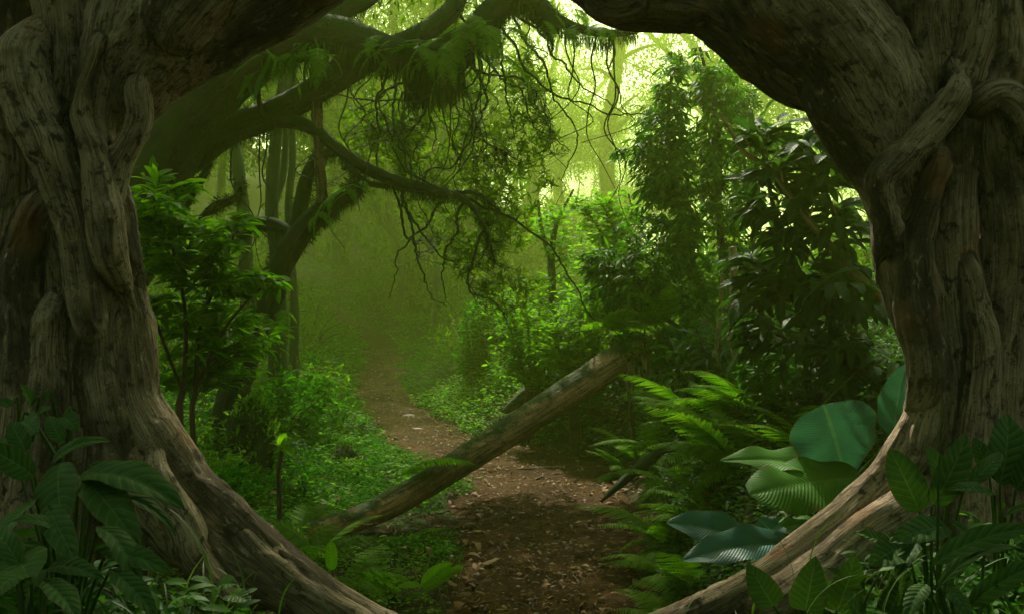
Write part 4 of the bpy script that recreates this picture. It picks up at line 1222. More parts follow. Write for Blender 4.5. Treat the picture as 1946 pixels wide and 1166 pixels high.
T_dl = [leaf('ovate', .5, 4, 1, 1.4, .5), leaf('lance', .36, 4, 1, -1.2, .5), leaf('ovate', .6, 4, 1, .5, -.5, twist=.8)]
litter('leaf_litter', T_dl, 1500, MT['dead'], .06, 301, on_path, .030)
litter('bank_leaf_litter', T_dl, 700, MT['dead'], .085, 302, on_bank, .02)
T_bit = [leaf('strap', .25, 2, 1, .6, .3), leaf('ovate', .6, 2, 1, 1.0, .5)]
litter('forest_debris', T_bit, 9000, MT['dead'], .022, 303, on_path, .026)
# pebbles
def pebble(seed, n=6, m=8):
    r = np.random.default_rng(seed)
    th = np.linspace(0, math.pi, n); ph = np.arange(m) / m * 6.283
    A, B = np.meshgrid(th, ph, indexing='ij')
    v = np.stack([np.sin(A) * np.cos(B), np.sin(A) * np.sin(B), np.cos(A)], -1).reshape(-1, 3)
    v = v * (1 + .25 * fbm(v * 1.5 + seed * 7, 2, seed))[:, None] * np.array([1, .8, .5])
    i = np.arange(n - 1)[:, None] * m; j = np.arange(m)[None]; j2 = (j + 1) % m
    return v, np.stack([i + j, i + m + j, i + m + j2, i + j2], -1).reshape(-1, 4), np.zeros((n * m, 2))
litter('pebbles', [pebble(1), pebble(2), pebble(3)], 900, MT['stone'], .016, 304, on_path, .022)
for k, (px, py, Yd, s, lab) in enumerate([(778, 772, 14.0, .10, 'pale stone lying in the middle of the trail bend'), (762, 897, 9.7, .15, 'flat pale stone at the trail edge above the log'), (740, 905, 9.6, .09, 'small grey stone at the trail edge beside the flat stone'), (793, 795, 12.9, .08, 'small brown stone half sunk in the trail bend')]):
    loc = G(px, py, Yd)
    o = thing('stone', lab, 'stone', loc)
    v, f, u = pebble(40 + k, 12, 18)
    v = v * (1 + .10 * fbm(v * 4, 3, k))[:, None] * np.array([1, .8, .6]) * s + loc + np.array([0, 0, .01])
    g = Geo(); g.add(v, f); g.build('body', MT['stone'], o)

# mossy boulder and leafy stump on the left slope
def blob(loc, size, seed, mat, parent, name, n=26, m=36, amp=.3):
    th = np.linspace(0, math.pi, n); ph = np.arange(m) / m * 6.283
    A, B = np.meshgrid(th, ph, indexing='ij')
    v = np.stack([np.sin(A) * np.cos(B), np.sin(A) * np.sin(B), np.cos(A)], -1).reshape(-1, 3)
    v = v * (1 + amp * fbm(v * 1.6 + seed, 4, seed))[:, None] * np.array(size) + loc
    i = np.arange(n - 1)[:, None] * m; j = np.arange(m)[None]; j2 = (j + 1) % m
    f = np.stack([i + j, i + m + j, i + m + j2, i + j2], -1).reshape(-1, 4)
    g = Geo(); g.add(v, f); g.build(name, mat, parent)
    return v
def fuzz_on(v, c, N, T, size, mat, parent, name, seed, out=1.0):
    r = np.random.default_rng(seed)
    p = v[r.integers(0, len(v), N)] + r.normal(size=(N, 3)) * .02
    nn = unit(p - c)
    ok = nn[:, 2] > -.3
    p, nn = p[ok], nn[ok]
    g = Geo(); g.inst(T, frames(nn * out + r.normal(size=p.shape) * .6, rvec(len(p), r) * .5 + nn + np.array([0, 0, .6])) * (size * r.uniform(.5, 1.3, len(p)))[:, None, None], p)
    g.build(name, mat, parent)
loc = G(655, 895, 9.0)
o = thing('mossy_boulder', 'rounded boulder wrapped in yellow-green moss above the log', 'boulder', loc)
v = blob(loc + [0, 0, .05], (.15, .14, .16), 5, MT['mossy'], o, 'rock')
fuzz_on(v, loc, 2600, T_fz, .035, MT['moss'], o, 'moss', 6)
loc = G(482, 770, 8.3)
o = thing('tree_stump', 'old stump overgrown by small-leaved creeper on the left slope', 'stump', loc)
v = blob(loc + [0, 0, .22], (.21, .2, .40), 9, MT['mossy'], o, 'trunk', amp=.55)
fuzz_on(v, loc + [0, 0, .2], 1200, T_fz, .045, MT['moss'], o, 'moss', 10)
fuzz_on(v, loc + [0, 0, .2], 1900, T_ov, .06, MT['shrub'], o, 'creeper', 11, .5)
for k in range(3):
    add_frond(o, FR[k], rng.uniform(0, 6), 0, .4, loc=(0, 0, .75)).name = 'frond'

# small plants with a few readable leaves
def place_leaf(parent, mesh, b, t, W=1.0, up=(0, -.4, 1), name='leaf'):
    b, t = np.asarray(b, float), np.asarray(t, float)
    d = t - b
    L = np.linalg.norm(d)
    F_ = frames(d[None], np.array([up], float))[0]
    M = Matrix.Identity(4)
    for i in range(3):
        for j in range(3):
            M[i][j] = F_[i, j] * (L * W if j == 0 else L)
    M.translation = Vector(b) - parent.location
    o = bpy.data.objects.new(name, mesh)
    COL.objects.link(o)
    o.parent = parent
    o.matrix_local = M
    return o
def leaf_mesh(mat, *a, name='leaf', **k):
    g = Geo(); g.add(*leaf(*a, **k)[:2], uv=leaf(*a, **k)[2])
    ob = g.build(name, MT[mat]); me = ob.data; bpy.data.objects.remove(ob)
    return me
def stalk(parent, pts, r0, r1, mat='fernr', name='stem', sides=6):
    q = smooth_line(np.array(pts), 24)
    g = Geo(); g.tube(q, np.linspace(r0, r1, 24), sides)
    return g.build(name, MT[mat], parent)

LB = leaf_mesh('bright', 'ovate', .5, nl=12, nh=3, bend=.6, cup=.15, ripple=.008, K=7)
loc = G(530, 1000, 6.3)
o = thing('sapling', 'sapling with a dark stick-like stem topped by a tuft of fresh leaves behind the root', 'sapling', loc)
stalk(o, [loc, P(531, 960, 6.3), P(529, 900, 6.3), P(536, 850, 6.3)], .020, .012, 'twig')
top = P(536, 850, 6.3)
for (px, py) in ((512, 842), (545, 828), (575, 832), (520, 862), (560, 868), (540, 822)):
    place_leaf(o, LB, top, P(px, py, 6.25 + rng.uniform(-.1, .1)), 1.0)
loc = G(850, 1130, 5.2)
o = thing('seedling', 'seedling with two broad light green leaves at the trail edge', 'plant', loc)
for b, t, W in (((858, 1082), (880, 1078), 1), ((800, 1112), (862, 1068), .9), ((806, 1118), (878, 1080), .8), ((800, 1110), (752, 1116), .7)):
    place_leaf(o, LB, P(*b, 5.2), P(*t, 5.12), W, (.2, -.8, .8))
stalk(o, [loc, P(830, 1110, 5.2), P(815, 1110, 5.2)], .005, .003)
loc = G(632, 1090, 5.6)
o = thing('seedling', 'upright glowing lime green leaf standing just behind the fig root', 'plant', loc)
place_leaf(o, leaf_mesh('bright', 'round', .42, nl=12, nh=3, bend=.3, cup=.3, ripple=.006), P(630, 1082, 5.5), P(628, 1026, 5.5), 1.0, (.3, -1, .1))
stalk(o, [loc, P(631, 1082, 5.5)], .004, .003)

# big bluish and lime leaves by the right root
bp = thing('broad_leaf_plant', 'plant with huge ribbed bluish and lime green leaves behind the right-hand fig root', 'plant', G(1560, 1000, 5.0))
BLm = [leaf_mesh('blue', 'fan', 1.02, nl=34, nh=10, bend=.45, cup=.12, ripple=.010, K=30, wave=.05), leaf_mesh('blue', 'ovate', .62, nl=30, nh=8, bend=.7, cup=.12, ripple=.007, K=30, wave=.04)]
LMm = [leaf_mesh('lime', 'ovate', .62, nl=30, nh=8, bend=.6, cup=.05, ripple=.007, K=30, wave=.05), leaf_mesh('lime', 'round', .72, nl=30, nh=8, bend=.25, cup=-.10, ripple=.007, K=30, wave=.04)]
for me, b, t, W, up in (
        (BLm[0], (1608, 912, 5.0), (1566, 768, 4.95), 1.10, (-.15, -1, .35)),
        (LMm[0], (1622, 912, 4.95), (1368, 874, 4.85), .74, (0, -.45, 1)),
        (LMm[1], (1640, 905, 4.85), (1424, 938, 4.6), .72, (.05, -.62, .8)),
        (LMm[1], (1600, 1000, 4.75), (1486, 998, 4.6), .8, (.05, -.3, 1)),
        (BLm[1], (1432, 1034, 4.8), (1266, 992, 4.7), .92, (.25, -.75, .7)),
        (BLm[1], (1425, 1032, 4.85), (1500, 986, 4.9), 1.2, (-.3, -.8, .5)),
        (BLm[1], (1505, 1034, 4.72), (1296, 1064, 4.55), .74, (0, -.7, .8)),
        (BLm[1], (1700, 830, 5.0), (1722, 690, 4.9), 1.05, (-.7, -.8, .2))):
    lo = place_leaf(bp, me, P(*b), P(*t), W, up)
root_p = np.array(bp.location)
for b in ((1608, 912, 5.0), (1622, 912, 4.95), (1640, 905, 4.85), (1600, 1000, 4.75), (1432, 1034, 4.8), (1505, 1034, 4.72), (1700, 830, 5.0)):
    e = P(*b)
    stalk(bp, [root_p, (root_p + e) / 2 + np.array([0, .05, .05]), e], .014, .009, 'grass')

# dim broad-leaved plants at the foot of the fig, left and right
BD = [leaf_mesh('big', 'lance', .40, nl=24, nh=5, bend=b, cup=c, ripple=.010, K=11, wave=w) for b, c, w in ((1.1, .12, .03), (.6, .2, .04), (1.7, .1, .03))] + \
     [leaf_mesh('big', 'ovate', .62, nl=20, nh=5, bend=.7, cup=.15, ripple=.008, K=8, wave=.03), leaf_mesh('big', 'heart', .72, nl=20, nh=6, bend=.6, cup=.2, ripple=.006, K=7, wave=.03)]
def broad(label, loc, leaves, seed, name='broad_leaf_plant'):
    r = np.random.default_rng(seed)
    o = thing(name, label, 'plant', loc)
    for L in leaves:
        m, b, t, W = L[:4]
        up = L[4] if len(L) > 4 else (r.normal() * .3, -.55, .8)
        B, T = P(*b), P(*t)
        place_leaf(o, BD[m], B, T, W, up)
        lo = np.array(o.location)
        if name == 'climbing_plant':
            lo = B + np.array([.02, .06, -.12])
        stalk(o, [lo + r.normal(size=3) * .02, (lo + B) / 2 + np.array([0, 0, .08]), B], .007, .004, 'grass', 'stem')
    return o
gl = lambda px, Y: np.array([*P(px, 0, Y)[:2], float(terrain(P(px, 0, Y)[0:1], np.array([Y]))[0])])
broad('broad-leaved plant with long ribbed drooping leaves at the foot of the left fig trunk', gl(130, 3.0), [
    (0, (148, 905, 3.0), (352, 968, 2.8), 1.0, (.1, -.5, 1)), (1, (150, 900, 2.95), (268, 1048, 2.7), .95, (.5, -.8, .5)), (1, (112, 880, 2.9), (122, 1008, 2.7), 1.5, (.1, -1, .2)),
    (1, (70, 948, 2.8), (-8, 1044, 2.6), 1.5, (-.4, -.9, .4)), (2, (98, 880, 3.0), (212, 838, 3.05), .95, (.2, -.5, .9)), (0, (66, 905, 2.9), (-40, 842, 2.8), 1.5, (-.2, -.8, .6)),
    (2, (176, 950, 2.9), (334, 1016, 2.85), .8, (.2, -.2, 1)), (2, (186, 1000, 2.7), (262, 1130, 2.6), 1.1, (.6, -.5, .6)), (0, (40, 905, 3.0), (52, 838, 3.1), 1.2, (0, -1, .4)), (1, (90, 960, 2.75), (150, 1080, 2.55), .9), (0, (200, 1050, 2.7), (330, 1090, 2.6), .9), (1, (210, 1080, 2.6), (300, 1175, 2.5), 1.0), (2, (120, 1020, 2.7), (20, 990, 2.6), 1.1), (1, (170, 880, 3.05), (235, 920, 3.0), 1.1), (3, (50, 860, 3.05), (20, 800, 3.1), 1.1), (3, (120, 840, 3.1), (90, 790, 3.15), 1.0)], 1)
broad('low dark plant with big blades in the lower corner under the left fig trunk', gl(60, 2.5), [
    (0, (60, 1090, 2.5), (-30, 1150, 2.3), 1.3), (1, (80, 1100, 2.5), (150, 1180, 2.35), 1.1), (3, (30, 1060, 2.6), (60, 1110, 2.4), 1.2), (0, (90, 1080, 2.6), (200, 1100, 2.5), .9), (2, (40, 1080, 2.5), (-20, 1010, 2.6), 1.2)], 2)
broad('small plant with round heart-shaped leaves climbing the base of the left fig trunk', gl(70, 3.4), [
    (4, (60, 770, 3.4), (38, 730, 3.35), 1.1), (4, (120, 790, 3.3), (150, 820, 3.25), 1.1), (4, (40, 800, 3.3), (72, 826, 3.2), 1.1), (4, (20, 770, 3.3), (-14, 760, 3.3), 1.1), (4, (84, 760, 3.4), (100, 738, 3.4), 1.0), (4, (10, 830, 3.2), (30, 870, 3.1), 1.1), (3, (70, 790, 3.35), (98, 776, 3.3), 1.0)], 3, 'climbing_plant')
broad('pale green seedling cluster in front of the left fig root', gl(410, 3.6), [
    (3, (415, 1120, 3.6), (362, 1100, 3.5), 1.1), (3, (410, 1118, 3.6), (450, 1108, 3.5), 1.1), (3, (412, 1125, 3.6), (400, 1160, 3.4), 1.1), (3, (430, 1130, 3.6), (478, 1145, 3.5), 1.0), (3, (400, 1130, 3.6), (352, 1150, 3.5), 1.0)], 4, 'seedling')
broad('broad-leaved plant with upright ribbed leaves against the right fig trunk', gl(1770, 3.1), [
    (3, (1748, 972, 3.0), (1690, 850, 3.05), 1.1, (-.3, -1, .3)), (3, (1770, 960, 3.0), (1836, 822, 3.05), .9, (.3, -1, .4)), (3, (1800, 945, 3.1), (1762, 845, 3.15), .9, (.1, -1, .4)), (0, (1830, 930, 3.0), (1905, 860, 3.1), .8), (3, (1800, 1000, 2.9), (1690, 1030, 2.8), .8, (-.1, -.8, .7)), (4, (1720, 1035, 2.9), (1650, 1075, 2.8), 1.0, (-.2, -.9, .6)), (1, (1755, 1010, 2.9), (1700, 1100, 2.8), .9)], 5)
broad('tall dark plant with wide blades at the right edge against the fig trunk', gl(1900, 3.2), [
    (3, (1900, 920, 3.1), (1915, 785, 3.2), 1.1, (0, -1, .3)), (3, (1930, 930, 3.1), (1985, 820, 3.1), 1.1, (.2, -1, .3)), (1, (1890, 940, 3.0), (1800, 930, 2.9), .8), (0, (1910, 980, 2.9), (2010, 960, 2.8), .9), (3, (1880, 900, 3.15), (1850, 830, 3.2), 1.0, (-.2, -1, .3))], 6)
broad('dark plant with long arching ribbed leaves in the lower right corner', gl(1850, 2.7), [
    (0, (1772, 1072, 2.7), (1975, 1000, 2.6), .85, (0, -.7, .8)), (0, (1840, 1150, 2.6), (1990, 1060, 2.5), .85, (.1, -.8, .7)), (2, (1782, 1118, 2.6), (1960, 1055, 2.7), .55, (0, -.2, 1)), (1, (1800, 1110, 2.6), (1850, 1190, 2.5), 1.1), (0, (1760, 1110, 2.7), (1720, 1180, 2.6), 1.2), (3, (1800, 1060, 2.8), (1850, 1010, 2.8), 1.0), (1, (1870, 1050, 2.8), (1800, 985, 2.8), .9)], 7)
broad('dark plant with wide heart-shaped leaves in front of the right fig root', gl(1560, 3.3), [
    (4, (1470, 1150, 3.2), (1420, 1070, 3.25), 1.1, (-.3, -1, .3)), (4, (1530, 1160, 3.1), (1550, 1055, 3.1), 1.1, (-.2, -1, .3)), (4, (1590, 1160, 3.1), (1625, 1050, 3.1), 1.1, (.2, -1, .3)), (4, (1690, 1165, 3.0), (1720, 1075, 3.0), 1.3, (.2, -1, .4)), (3, (1640, 1110, 3.1), (1700, 1080, 3.0), 1.1), (4, (1640, 1190, 3.0), (1600, 1125, 2.95), 1.3), (3, (1700, 1040, 3.2), (1625, 1010, 3.2), .8, (-.2, -.6, .8))], 8)
# filler weeds and grass blades round these plants
def tuft(label, loc, n, L, seed, spread=.2, name='grass_tuft', mat='grass'):
    r = np.random.default_rng(seed)
    o = thing(name, label, 'grass', loc)
    g = Geo()
    a = r.uniform(0, 6.283, n)
    d = np.stack([np.cos(a) * .55, np.sin(a) * .55, r.uniform(.5, 1.4, n)], -1)
    pos = np.asarray(loc) + np.stack([r.normal(size=n), r.normal(size=n), 0 * a], -1) * spread
    g.inst(leaf('strap', .028, 8, 1, 1.6, .15), frames(d, np.stack([-np.cos(a), -np.sin(a), .6 + 0 * a], -1)) * (L * r.uniform(.5, 1.2, n))[:, None, None], pos)
    g.build('foliage', MT[mat], o)
    return o
tuft('loose tuft of long grass under the drooping ribbed leaves', gl(180, 2.8) + [0, 0, .3], 40, .36, 1, .2)
tuft('grass tuft in the lower corner under the left fig trunk', gl(330, 3.3) + [0, 0, .2], 60, .26, 2, .25)
tuft('sparse grass between the heart-shaped leaves', gl(1640, 3.1) + [0, 0, .25], 30, .22, 3, .25)
tuft('grass tuft under the long arching leaves', gl(1820, 2.9) + [0, 0, .2], 40, .34, 4, .25)
tuft('thin grass beside the trail in front of the log', G(820, 1080, 5.7), 30, .26, 5, .18)
tuft('grass at the lower end of the log', G(640, 1060, 6.0), 40, .26, 6, .2)
o = thing('grass_stalk', 'tall thin grass stalk with a seed spike rising before the right fig trunk', 'grass', gl(1780, 2.8))
stalk(o, [o.location, P(1782, 1000, 2.8), P(1786, 880, 2.8), P(1790, 760, 2.8)], .005, .0025, 'grass')
g = Geo(); g.tube(np.array([P(1789, 812, 2.8), P(1790, 785, 2.8), P(1791, 748, 2.8)]), np.array([.003, .006, .002]), 6); g.build('seed_spike', MT['fernr'], o)
r5 = np.random.default_rng(55)
def weed_mass(name, pxr, Yr, zr, N, size, mat, seed):
    r = np.random.default_rng(seed)
    y = r.uniform(*Yr, N)
    px = r.uniform(*pxr, N)
    x = (px - CX) / FPX * y
    z = terrain(x, y)
    k = 9
    h = r.uniform(zr[0], zr[1], (N, k)) * (vnoise(np.stack([x, y, 0 * x], -1) * 3, seed) * .3 + .7)[:, None]
    a = r.uniform(0, 6.283, (N, k)); rad = r.uniform(.01, .09, (N, k))
    pos = np.stack([x[:, None] + np.cos(a) * rad, y[:, None] + np.sin(a) * rad, z[:, None] + h], -1).reshape(-1, 3)
    dd = np.stack([np.cos(a), np.sin(a), r.uniform(-.6, .5, (N, k))], -1).reshape(-1, 3)
    g = Geo(); g.inst(leaf('ovate', .5, 4, 1, .6, .15), frames(dd, rvec(len(pos), r) * .5 + np.array([0, -.3, 1])) * (size * r.uniform(.5, 1.3, len(pos)))[:, None, None], pos)
    return tag(g.build(name, mat), kind='stuff')
weed_mass('shaded_weeds', (-60, 480), (2.6, 3.9), (.05, .55), 300, .075, MT['thin'], 71)
weed_mass('shaded_undergrowth', (1480, 2000), (2.5, 3.9), (.05, .45), 300, .075, MT['thin'], 72)

for k, (px, py, Yd, lab) in enumerate(((1225, 655, 8.9, 'leafy bush swallowing the upper end of the log'), (1300, 640, 8.7, 'leafy bush on the bank just beyond the upper end of the log'))):
    x = (px - CX) / FPX * Yd
    pyb = CY + (EYE - float(terrain(np.array([x]), np.array([Yd]))[0])) / Yd * FPX
    st = [stem_line([(px + dx * .3, pyb + 4, 3, Yd + .1), (px + dx * .7, (py + pyb) / 2, 2.4, Yd), (px + dx, py - 30, 1.4, Yd)], 14) for dx in (-40, 0, 40)]
    spray_plant('bush', lab, 'bush', st, [(px, py, Yd, 60, 34, .3, 2), (px + 20, py + 45, Yd, 60, 36, .3, 1)], 150, 6, T_ov, .075, MT['thin'], 140 + k, leaf_kw=dict(droop=.4, spread=.4))
# hanging dry roots and twigs under the bank
o = thing('hanging_roots', 'dry rootlets dangling from the bank over the upper end of the log', 'roots', P(1180, 690, 8.7))
g = Geo()
for k in range(16):
    px = r5.uniform(1160, 1260)
    p0 = P(px, r5.uniform(660, 730), 8.55)
    L = r5.uniform(.2, .55)
    g.tube(smooth_line(np.array([p0, p0 + [r5.normal() * .03, -.03, -L * .5], p0 + [r5.normal() * .05, -.02, -L]]), 10), np.linspace(.008, .003, 10), 5)
g.build('roots', MT['liana'], o)
for nm, lab, rows, mat in (
        ('fallen_stick', 'mossy fallen branch lying along the foot of the right bank', [(1142, 952, 2, 7.55), (1162, 934, 6, 7.65), (1200, 900, 9, 7.8), (1240, 870, 12, 7.9), (1290, 850, 9, 7.9)], 'mossy'),
        ('fallen_log', 'dark fallen trunk half hidden in bushes behind the log', [(958, 782, 5, 12.0), (975, 770, 12, 12.0), (1000, 755, 17, 12.0), (1040, 735, 20, 12.0), (1080, 728, 16, 12.0)], 'mossy'),
        ('dry_stalk', 'thin dry orange stalk slanting across the ferns on the bank', [(1410, 960, 2.2, 6.1), (1500, 835, 2, 6.1), (1580, 750, 2, 6.1), (1660, 675, 1.6, 6.1)], 'liana'),
        ('dry_vine', 'pale dead vine hanging on the shaded bank beside the hooked liana', [(1372, 520, 3, 7.7), (1368, 600, 4, 7.7), (1362, 660, 4, 7.6), (1368, 700, 3, 7.6)], 'liana'),
        ('leaning_sapling', 'short leaning stem propping the bank behind the upper end of the log', [(1225, 665, 12, 8.9), (1245, 720, 10, 8.8), (1255, 790, 8, 8.7)], 'liana')):
    p, r_ = stem_line(rows, 40)
    o = thing(nm, lab, nm.split('_')[1], p[0])
    g = Geo(); g.tube(p, r_, 10, rough=.2, seed=8); g.build('stem', MT[mat], o)

# ------------------------------------------------------------------ background forest
def forest_tree(label, H, r0, crown_z, crown_r, ncl, seed, group, lean=.5, leafs=38, lsz=.18, vines=0):
    r = np.random.default_rng(seed)
    o = thing('forest_tree', label, 'tree', (0, 0, -80), group)
    b = np.array([0, 0, -80.0])
    q = smooth_line(np.array([[0, 0, -.6], [r.normal() * .15, 0, H * .15], [r.normal() * lean * .5, r.normal() * .2, H * .4], [r.normal() * lean, r.normal() * .3, H * .7], [r.normal() * lean * 1.3, r.normal() * .4, H]]), 40)
    rad = r0 * (1 - .7 * np.linspace(0, 1, 40)) * (1 + .6 * np.exp(-np.linspace(0, 14, 40)))
    g = Geo(); g.tube(q + b, rad, 12, rough=.14, seed=seed); g.build('trunk', MT['far'], o)
    g = Geo()
    cl = []
    for k in range(9):
        i = r.integers(int(40 * min(crown_z / H, .9)), 39)
        a = r.uniform(0, 6.283)
        e = q[i] + np.array([np.cos(a), np.sin(a), r.uniform(.0, .7)]) * crown_r * r.uniform(.5, 1.0)
        m = (q[i] + e) / 2 + np.array([0, 0, .25])
        ln = smooth_line(np.array([q[i], m, e]), 14)
        g.tube(ln + b, np.linspace(rad[i] * .5, .02, 14), 6, mat=1)
        for s in range(ncl // 9):
            cl.append(ln[r.integers(4, 14)] + r.normal(size=3) * crown_r * np.array([.22, .22, .16]))
    cl = np.array(cl)
    pos = np.repeat(cl, leafs, 0) + r.normal(size=(len(cl) * leafs, 3)) * np.array([.34, .34, .20])
    d = rvec(len(pos), r) - np.array([0, 0, .35])
    g.inst(T_c, frames(d, rvec(len(pos), r) * .6 + np.array([0, 0, 1])) * (lsz * r.uniform(.5, 1.3, len(pos)))[:, None, None], pos + b)
    if vines:
        i = r.integers(6, 36, vines)
        a = r.uniform(0, 6.283, vines)
        p = q[i] + np.stack([np.cos(a), np.sin(a), 0 * a], -1) * rad[i][:, None] * 1.05 + r.normal(size=(vines, 3)) * .1
        g.inst(T_c, frames(rvec(vines, r) - np.array([0, 0, .8]), rvec(vines, r)) * (.16 * r.uniform(.5, 1.3, vines))[:, None, None], p + b)
    g.build('crown', [MT['crown'], MT['far']], o)
    return o
gr1 = 'hazy forest trees standing beyond the trail'
FTk = [forest_tree('slender hazy tree rising out of the misty slope beyond the trail', 11, .11, 4.6, 2.6, 160, 1, gr1, vines=350),
       forest_tree('slender hazy tree rising out of the misty slope beyond the trail', 13, .14, 5.4, 3.0, 190, 2, gr1, 1.2, vines=450),
       forest_tree('slender hazy tree rising out of the misty slope beyond the trail', 9, .085, 2.8, 2.2, 150, 3, gr1, 1.2, vines=300)]
big = forest_tree('stout mist-veiled tree cloaked in climbing leaves beside the bright gap', 15, .50, 7.0, 3.2, 200, 5, None, .6, vines=1500)
def T_at(px, Yd, k, rz, sc, proto=None, label=None):
    x = (px - CX) / FPX * Yd
    z = float(terrain(np.array([x]), np.array([Yd]))[0]) - .1
    return (x, Yd, z), rz, sc
used = set()
def put_tree(px, Yd, k, rz=0., sc=1.0):
    loc, _, _ = T_at(px, Yd, k, rz, sc)
    if k not in used:
        used.add(k)
        FTk[k].location = loc; FTk[k].rotation_euler = (0, 0, rz); FTk[k].scale = (sc,) * 3
    else:
        dup(FTk[k], loc, rz, sc)
loc, _, _ = T_at(1168, 46, 0, 0, 1)
big.location = loc
dup(big, T_at(1005, 62, 0, 0, 1)[0], 2.2, 1.1, label='stout dim tree cloaked in climbing leaves, deeper in the mist left of the gap')
for px, Yd, k, sc in ((462, 27, 1, 1.0), (522, 24, 0, 1.2), (548, 25, 2, 1.5), (420, 33, 1, 1.3), (740, 30, 2, 1.5), (822, 28, 0, 1.1), (870, 36, 2, 1.6), (640, 40, 1, 1.3), (905, 30, 2, 1.2), (1290, 55, 1, 1.2), (1075, 60, 0, 1.4)):
    put_tree(px, Yd, k, r5.uniform(0, 6.28), sc)
for k in range(50):
    Yd = r5.uniform(40, 110)
    px = r5.uniform(120, 1080) if k % 3 else r5.uniform(1290, 2100)
    put_tree(px, Yd, int(r5.integers(0, 3)), r5.uniform(0, 6.28), r5.uniform(.9, 1.3) * (.75 + Yd / 90))
for (x, y, k, sc) in ((-8, 14, 1, 1.9), (-9, 20, 0, 2.0), (-16, 19, 1, 2.0), (11, 12, 1, 1.8), (-13, 12, 0, 1.9), (12, 24, 1, 2), (-15, 40, 1, 2.2)):  # tall trees with crowns out of view, added to shade the haze
    z = float(terrain(np.array([float(x)]), np.array([float(y)]))[0]) - .1
    dup(FTk[k], (x, y, z), r5.uniform(0, 6.28), sc, 'added tall tree whose unseen crown shades the misty forest', 'tall trees added for canopy shade')
for k in range(16):                                   # a far wood closes the bottom of the gap
    Yd = r5.uniform(66, 120)
    px = 1085 + 15 * k + r5.uniform(-8, 8)
    put_tree(px, Yd, int(r5.integers(0, 3)), r5.uniform(0, 6.28), Yd / 85 * r5.uniform(.75, 1.25))
# hazy bushes of the slope
gr2 = 'hazy bushes on the slope beyond the trail'
def far_bush(seed):
    r = np.random.default_rng(seed)
    o = thing('bush', 'soft hazy bush on the misty slope beyond the trail', 'bush', (0, 0, -80), gr2)
    b = np.array([0, 0, -80.0])
    g = Geo()
    cl = rvec(34, r) * np.array([.75, .75, .55]) * r.uniform(.3, 1, (34, 1)) + np.array([0, 0, .55])
    for c in cl[:14]:
        g.tube(smooth_line(np.array([[0, 0, -.1], c * .5 + [0, 0, .1], c]), 8) + b, np.linspace(.02, .006, 8), 4, mat=1)
    pos = np.repeat(cl, 26, 0) + r.normal(size=(34 * 26, 3)) * .15
    g.inst(T_ov, frames(rvec(len(pos), r) - np.array([0, 0, .2]), rvec(len(pos), r) * .5 + np.array([0, 0, 1])) * (.11 * r.uniform(.5, 1.3, len(pos)))[:, None, None], pos + b)
    g.build('foliage', [MT['crown'], MT['far']], o)
    return o
FB = [far_bush(s) for s in (1, 2, 3)]
for k in range(170):
    while True:
        Yd = 12 + 34 * r5.uniform() ** 1.4
        px = r5.uniform(200, 1450)
        x = (px - CX) / FPX * Yd
        if abs(x - path_x(Yd)) > path_hw(Yd) + 1.0: break
    loc = (x, Yd, float(terrain(np.array([x]), np.array([Yd]))[0]) - .05)
    sc = r5.uniform(.7, 1.5) * (1 if Yd > 18 else .6)
    if k < 3:
        FB[k].location = loc; FB[k].scale = (sc,) * 3
    else:
        dup(FB[k % 3], loc, r5.uniform(0, 6.28), sc)

# trees and bushes added behind the camera to block sky light
for k in range(30):
    x, y = r5.uniform(-22, 22), r5.uniform(-24, -5)
    dup(FTk[k % 3], (x, y, 0), r5.uniform(0, 6.28), r5.uniform(.8, 1.2), 'unseen forest tree added behind the camera for shade', 'forest trees added behind the camera')
for k in range(40):
    x, y = r5.uniform(-16, 16), r5.uniform(-18, -5)
    dup(FB[k % 3], (x, y, 0), r5.uniform(0, 6.28), r5.uniform(1.2, 2.2), 'unseen dense bush added behind the camera for shade', 'bushes added behind the camera')

for k in range(46):
    while True:
        Yd = r5.uniform(22, 60)
        px = r5.uniform(300, 1110)
        x = (px - CX) / FPX * Yd
        if abs(x - path_x(Yd)) > path_hw(Yd) + 2.2: break
    dup(FB[k % 3], (x, Yd, float(terrain(np.array([x]), np.array([Yd]))[0]) - .05), r5.uniform(0, 6.28), r5.uniform(1.4, 2.2) * (.6 + Yd / 50))

gr3 = 'leafy bushes crowning the right bank'
for k in range(18):
    Yd = r5.uniform(11, 18)
    px = r5.uniform(1340, 1800)
    x = (px - CX) / FPX * Yd
    dup(FB[k % 3], (x, Yd, float(terrain(np.array([x]), np.array([Yd]))[0]) - .05), r5.uniform(0, 6.28), r5.uniform(.9, 1.3), 'leafy bush on the crown of the right bank behind the glossy shrub', gr3)
# sticks and dead leaves on the forest floor
for k in range(22):
    Yd = r5.uniform(5.2, 13)
    x = path_x(Yd) + r5.normal() * .9
    z = float(terrain(np.array([x]), np.array([Yd]))[0]) + .025
    a, L = r5.uniform(0, 3.14), r5.uniform(.15, .55)
    d = np.array([math.cos(a), math.sin(a), 0]) * L
    q = np.array([[x, Yd, z] - d / 2, [x, Yd, z + .01] + r5.normal(size=3) * [.02, .02, 0], [x, Yd, z] + d / 2])
    q[[0, 2], 2] = terrain(q[[0, 2], 0], q[[0, 2], 1]) + .022
    o = thing('fallen_twig', 'thin dry twig lying on the forest floor by the trail', 'twig', q[1], 'dry twigs on the trail and its edges')
    g = Geo(); g.tube(smooth_line(q, 14), np.linspace(.008, .004, 14) * r5.uniform(.6, 1.4), 6, rough=.25, seed=k)
    s_ = smooth_line(q, 14)[r5.integers(4, 10)]
    g.tube(np.array([s_, s_ + [r5.normal() * .04, r5.normal() * .04, .01], s_ + [r5.normal() * .09, r5.normal() * .09, .012]]), np.array([.004, .003, .002]), 5)
    g.build('wood', MT['twig'], o)
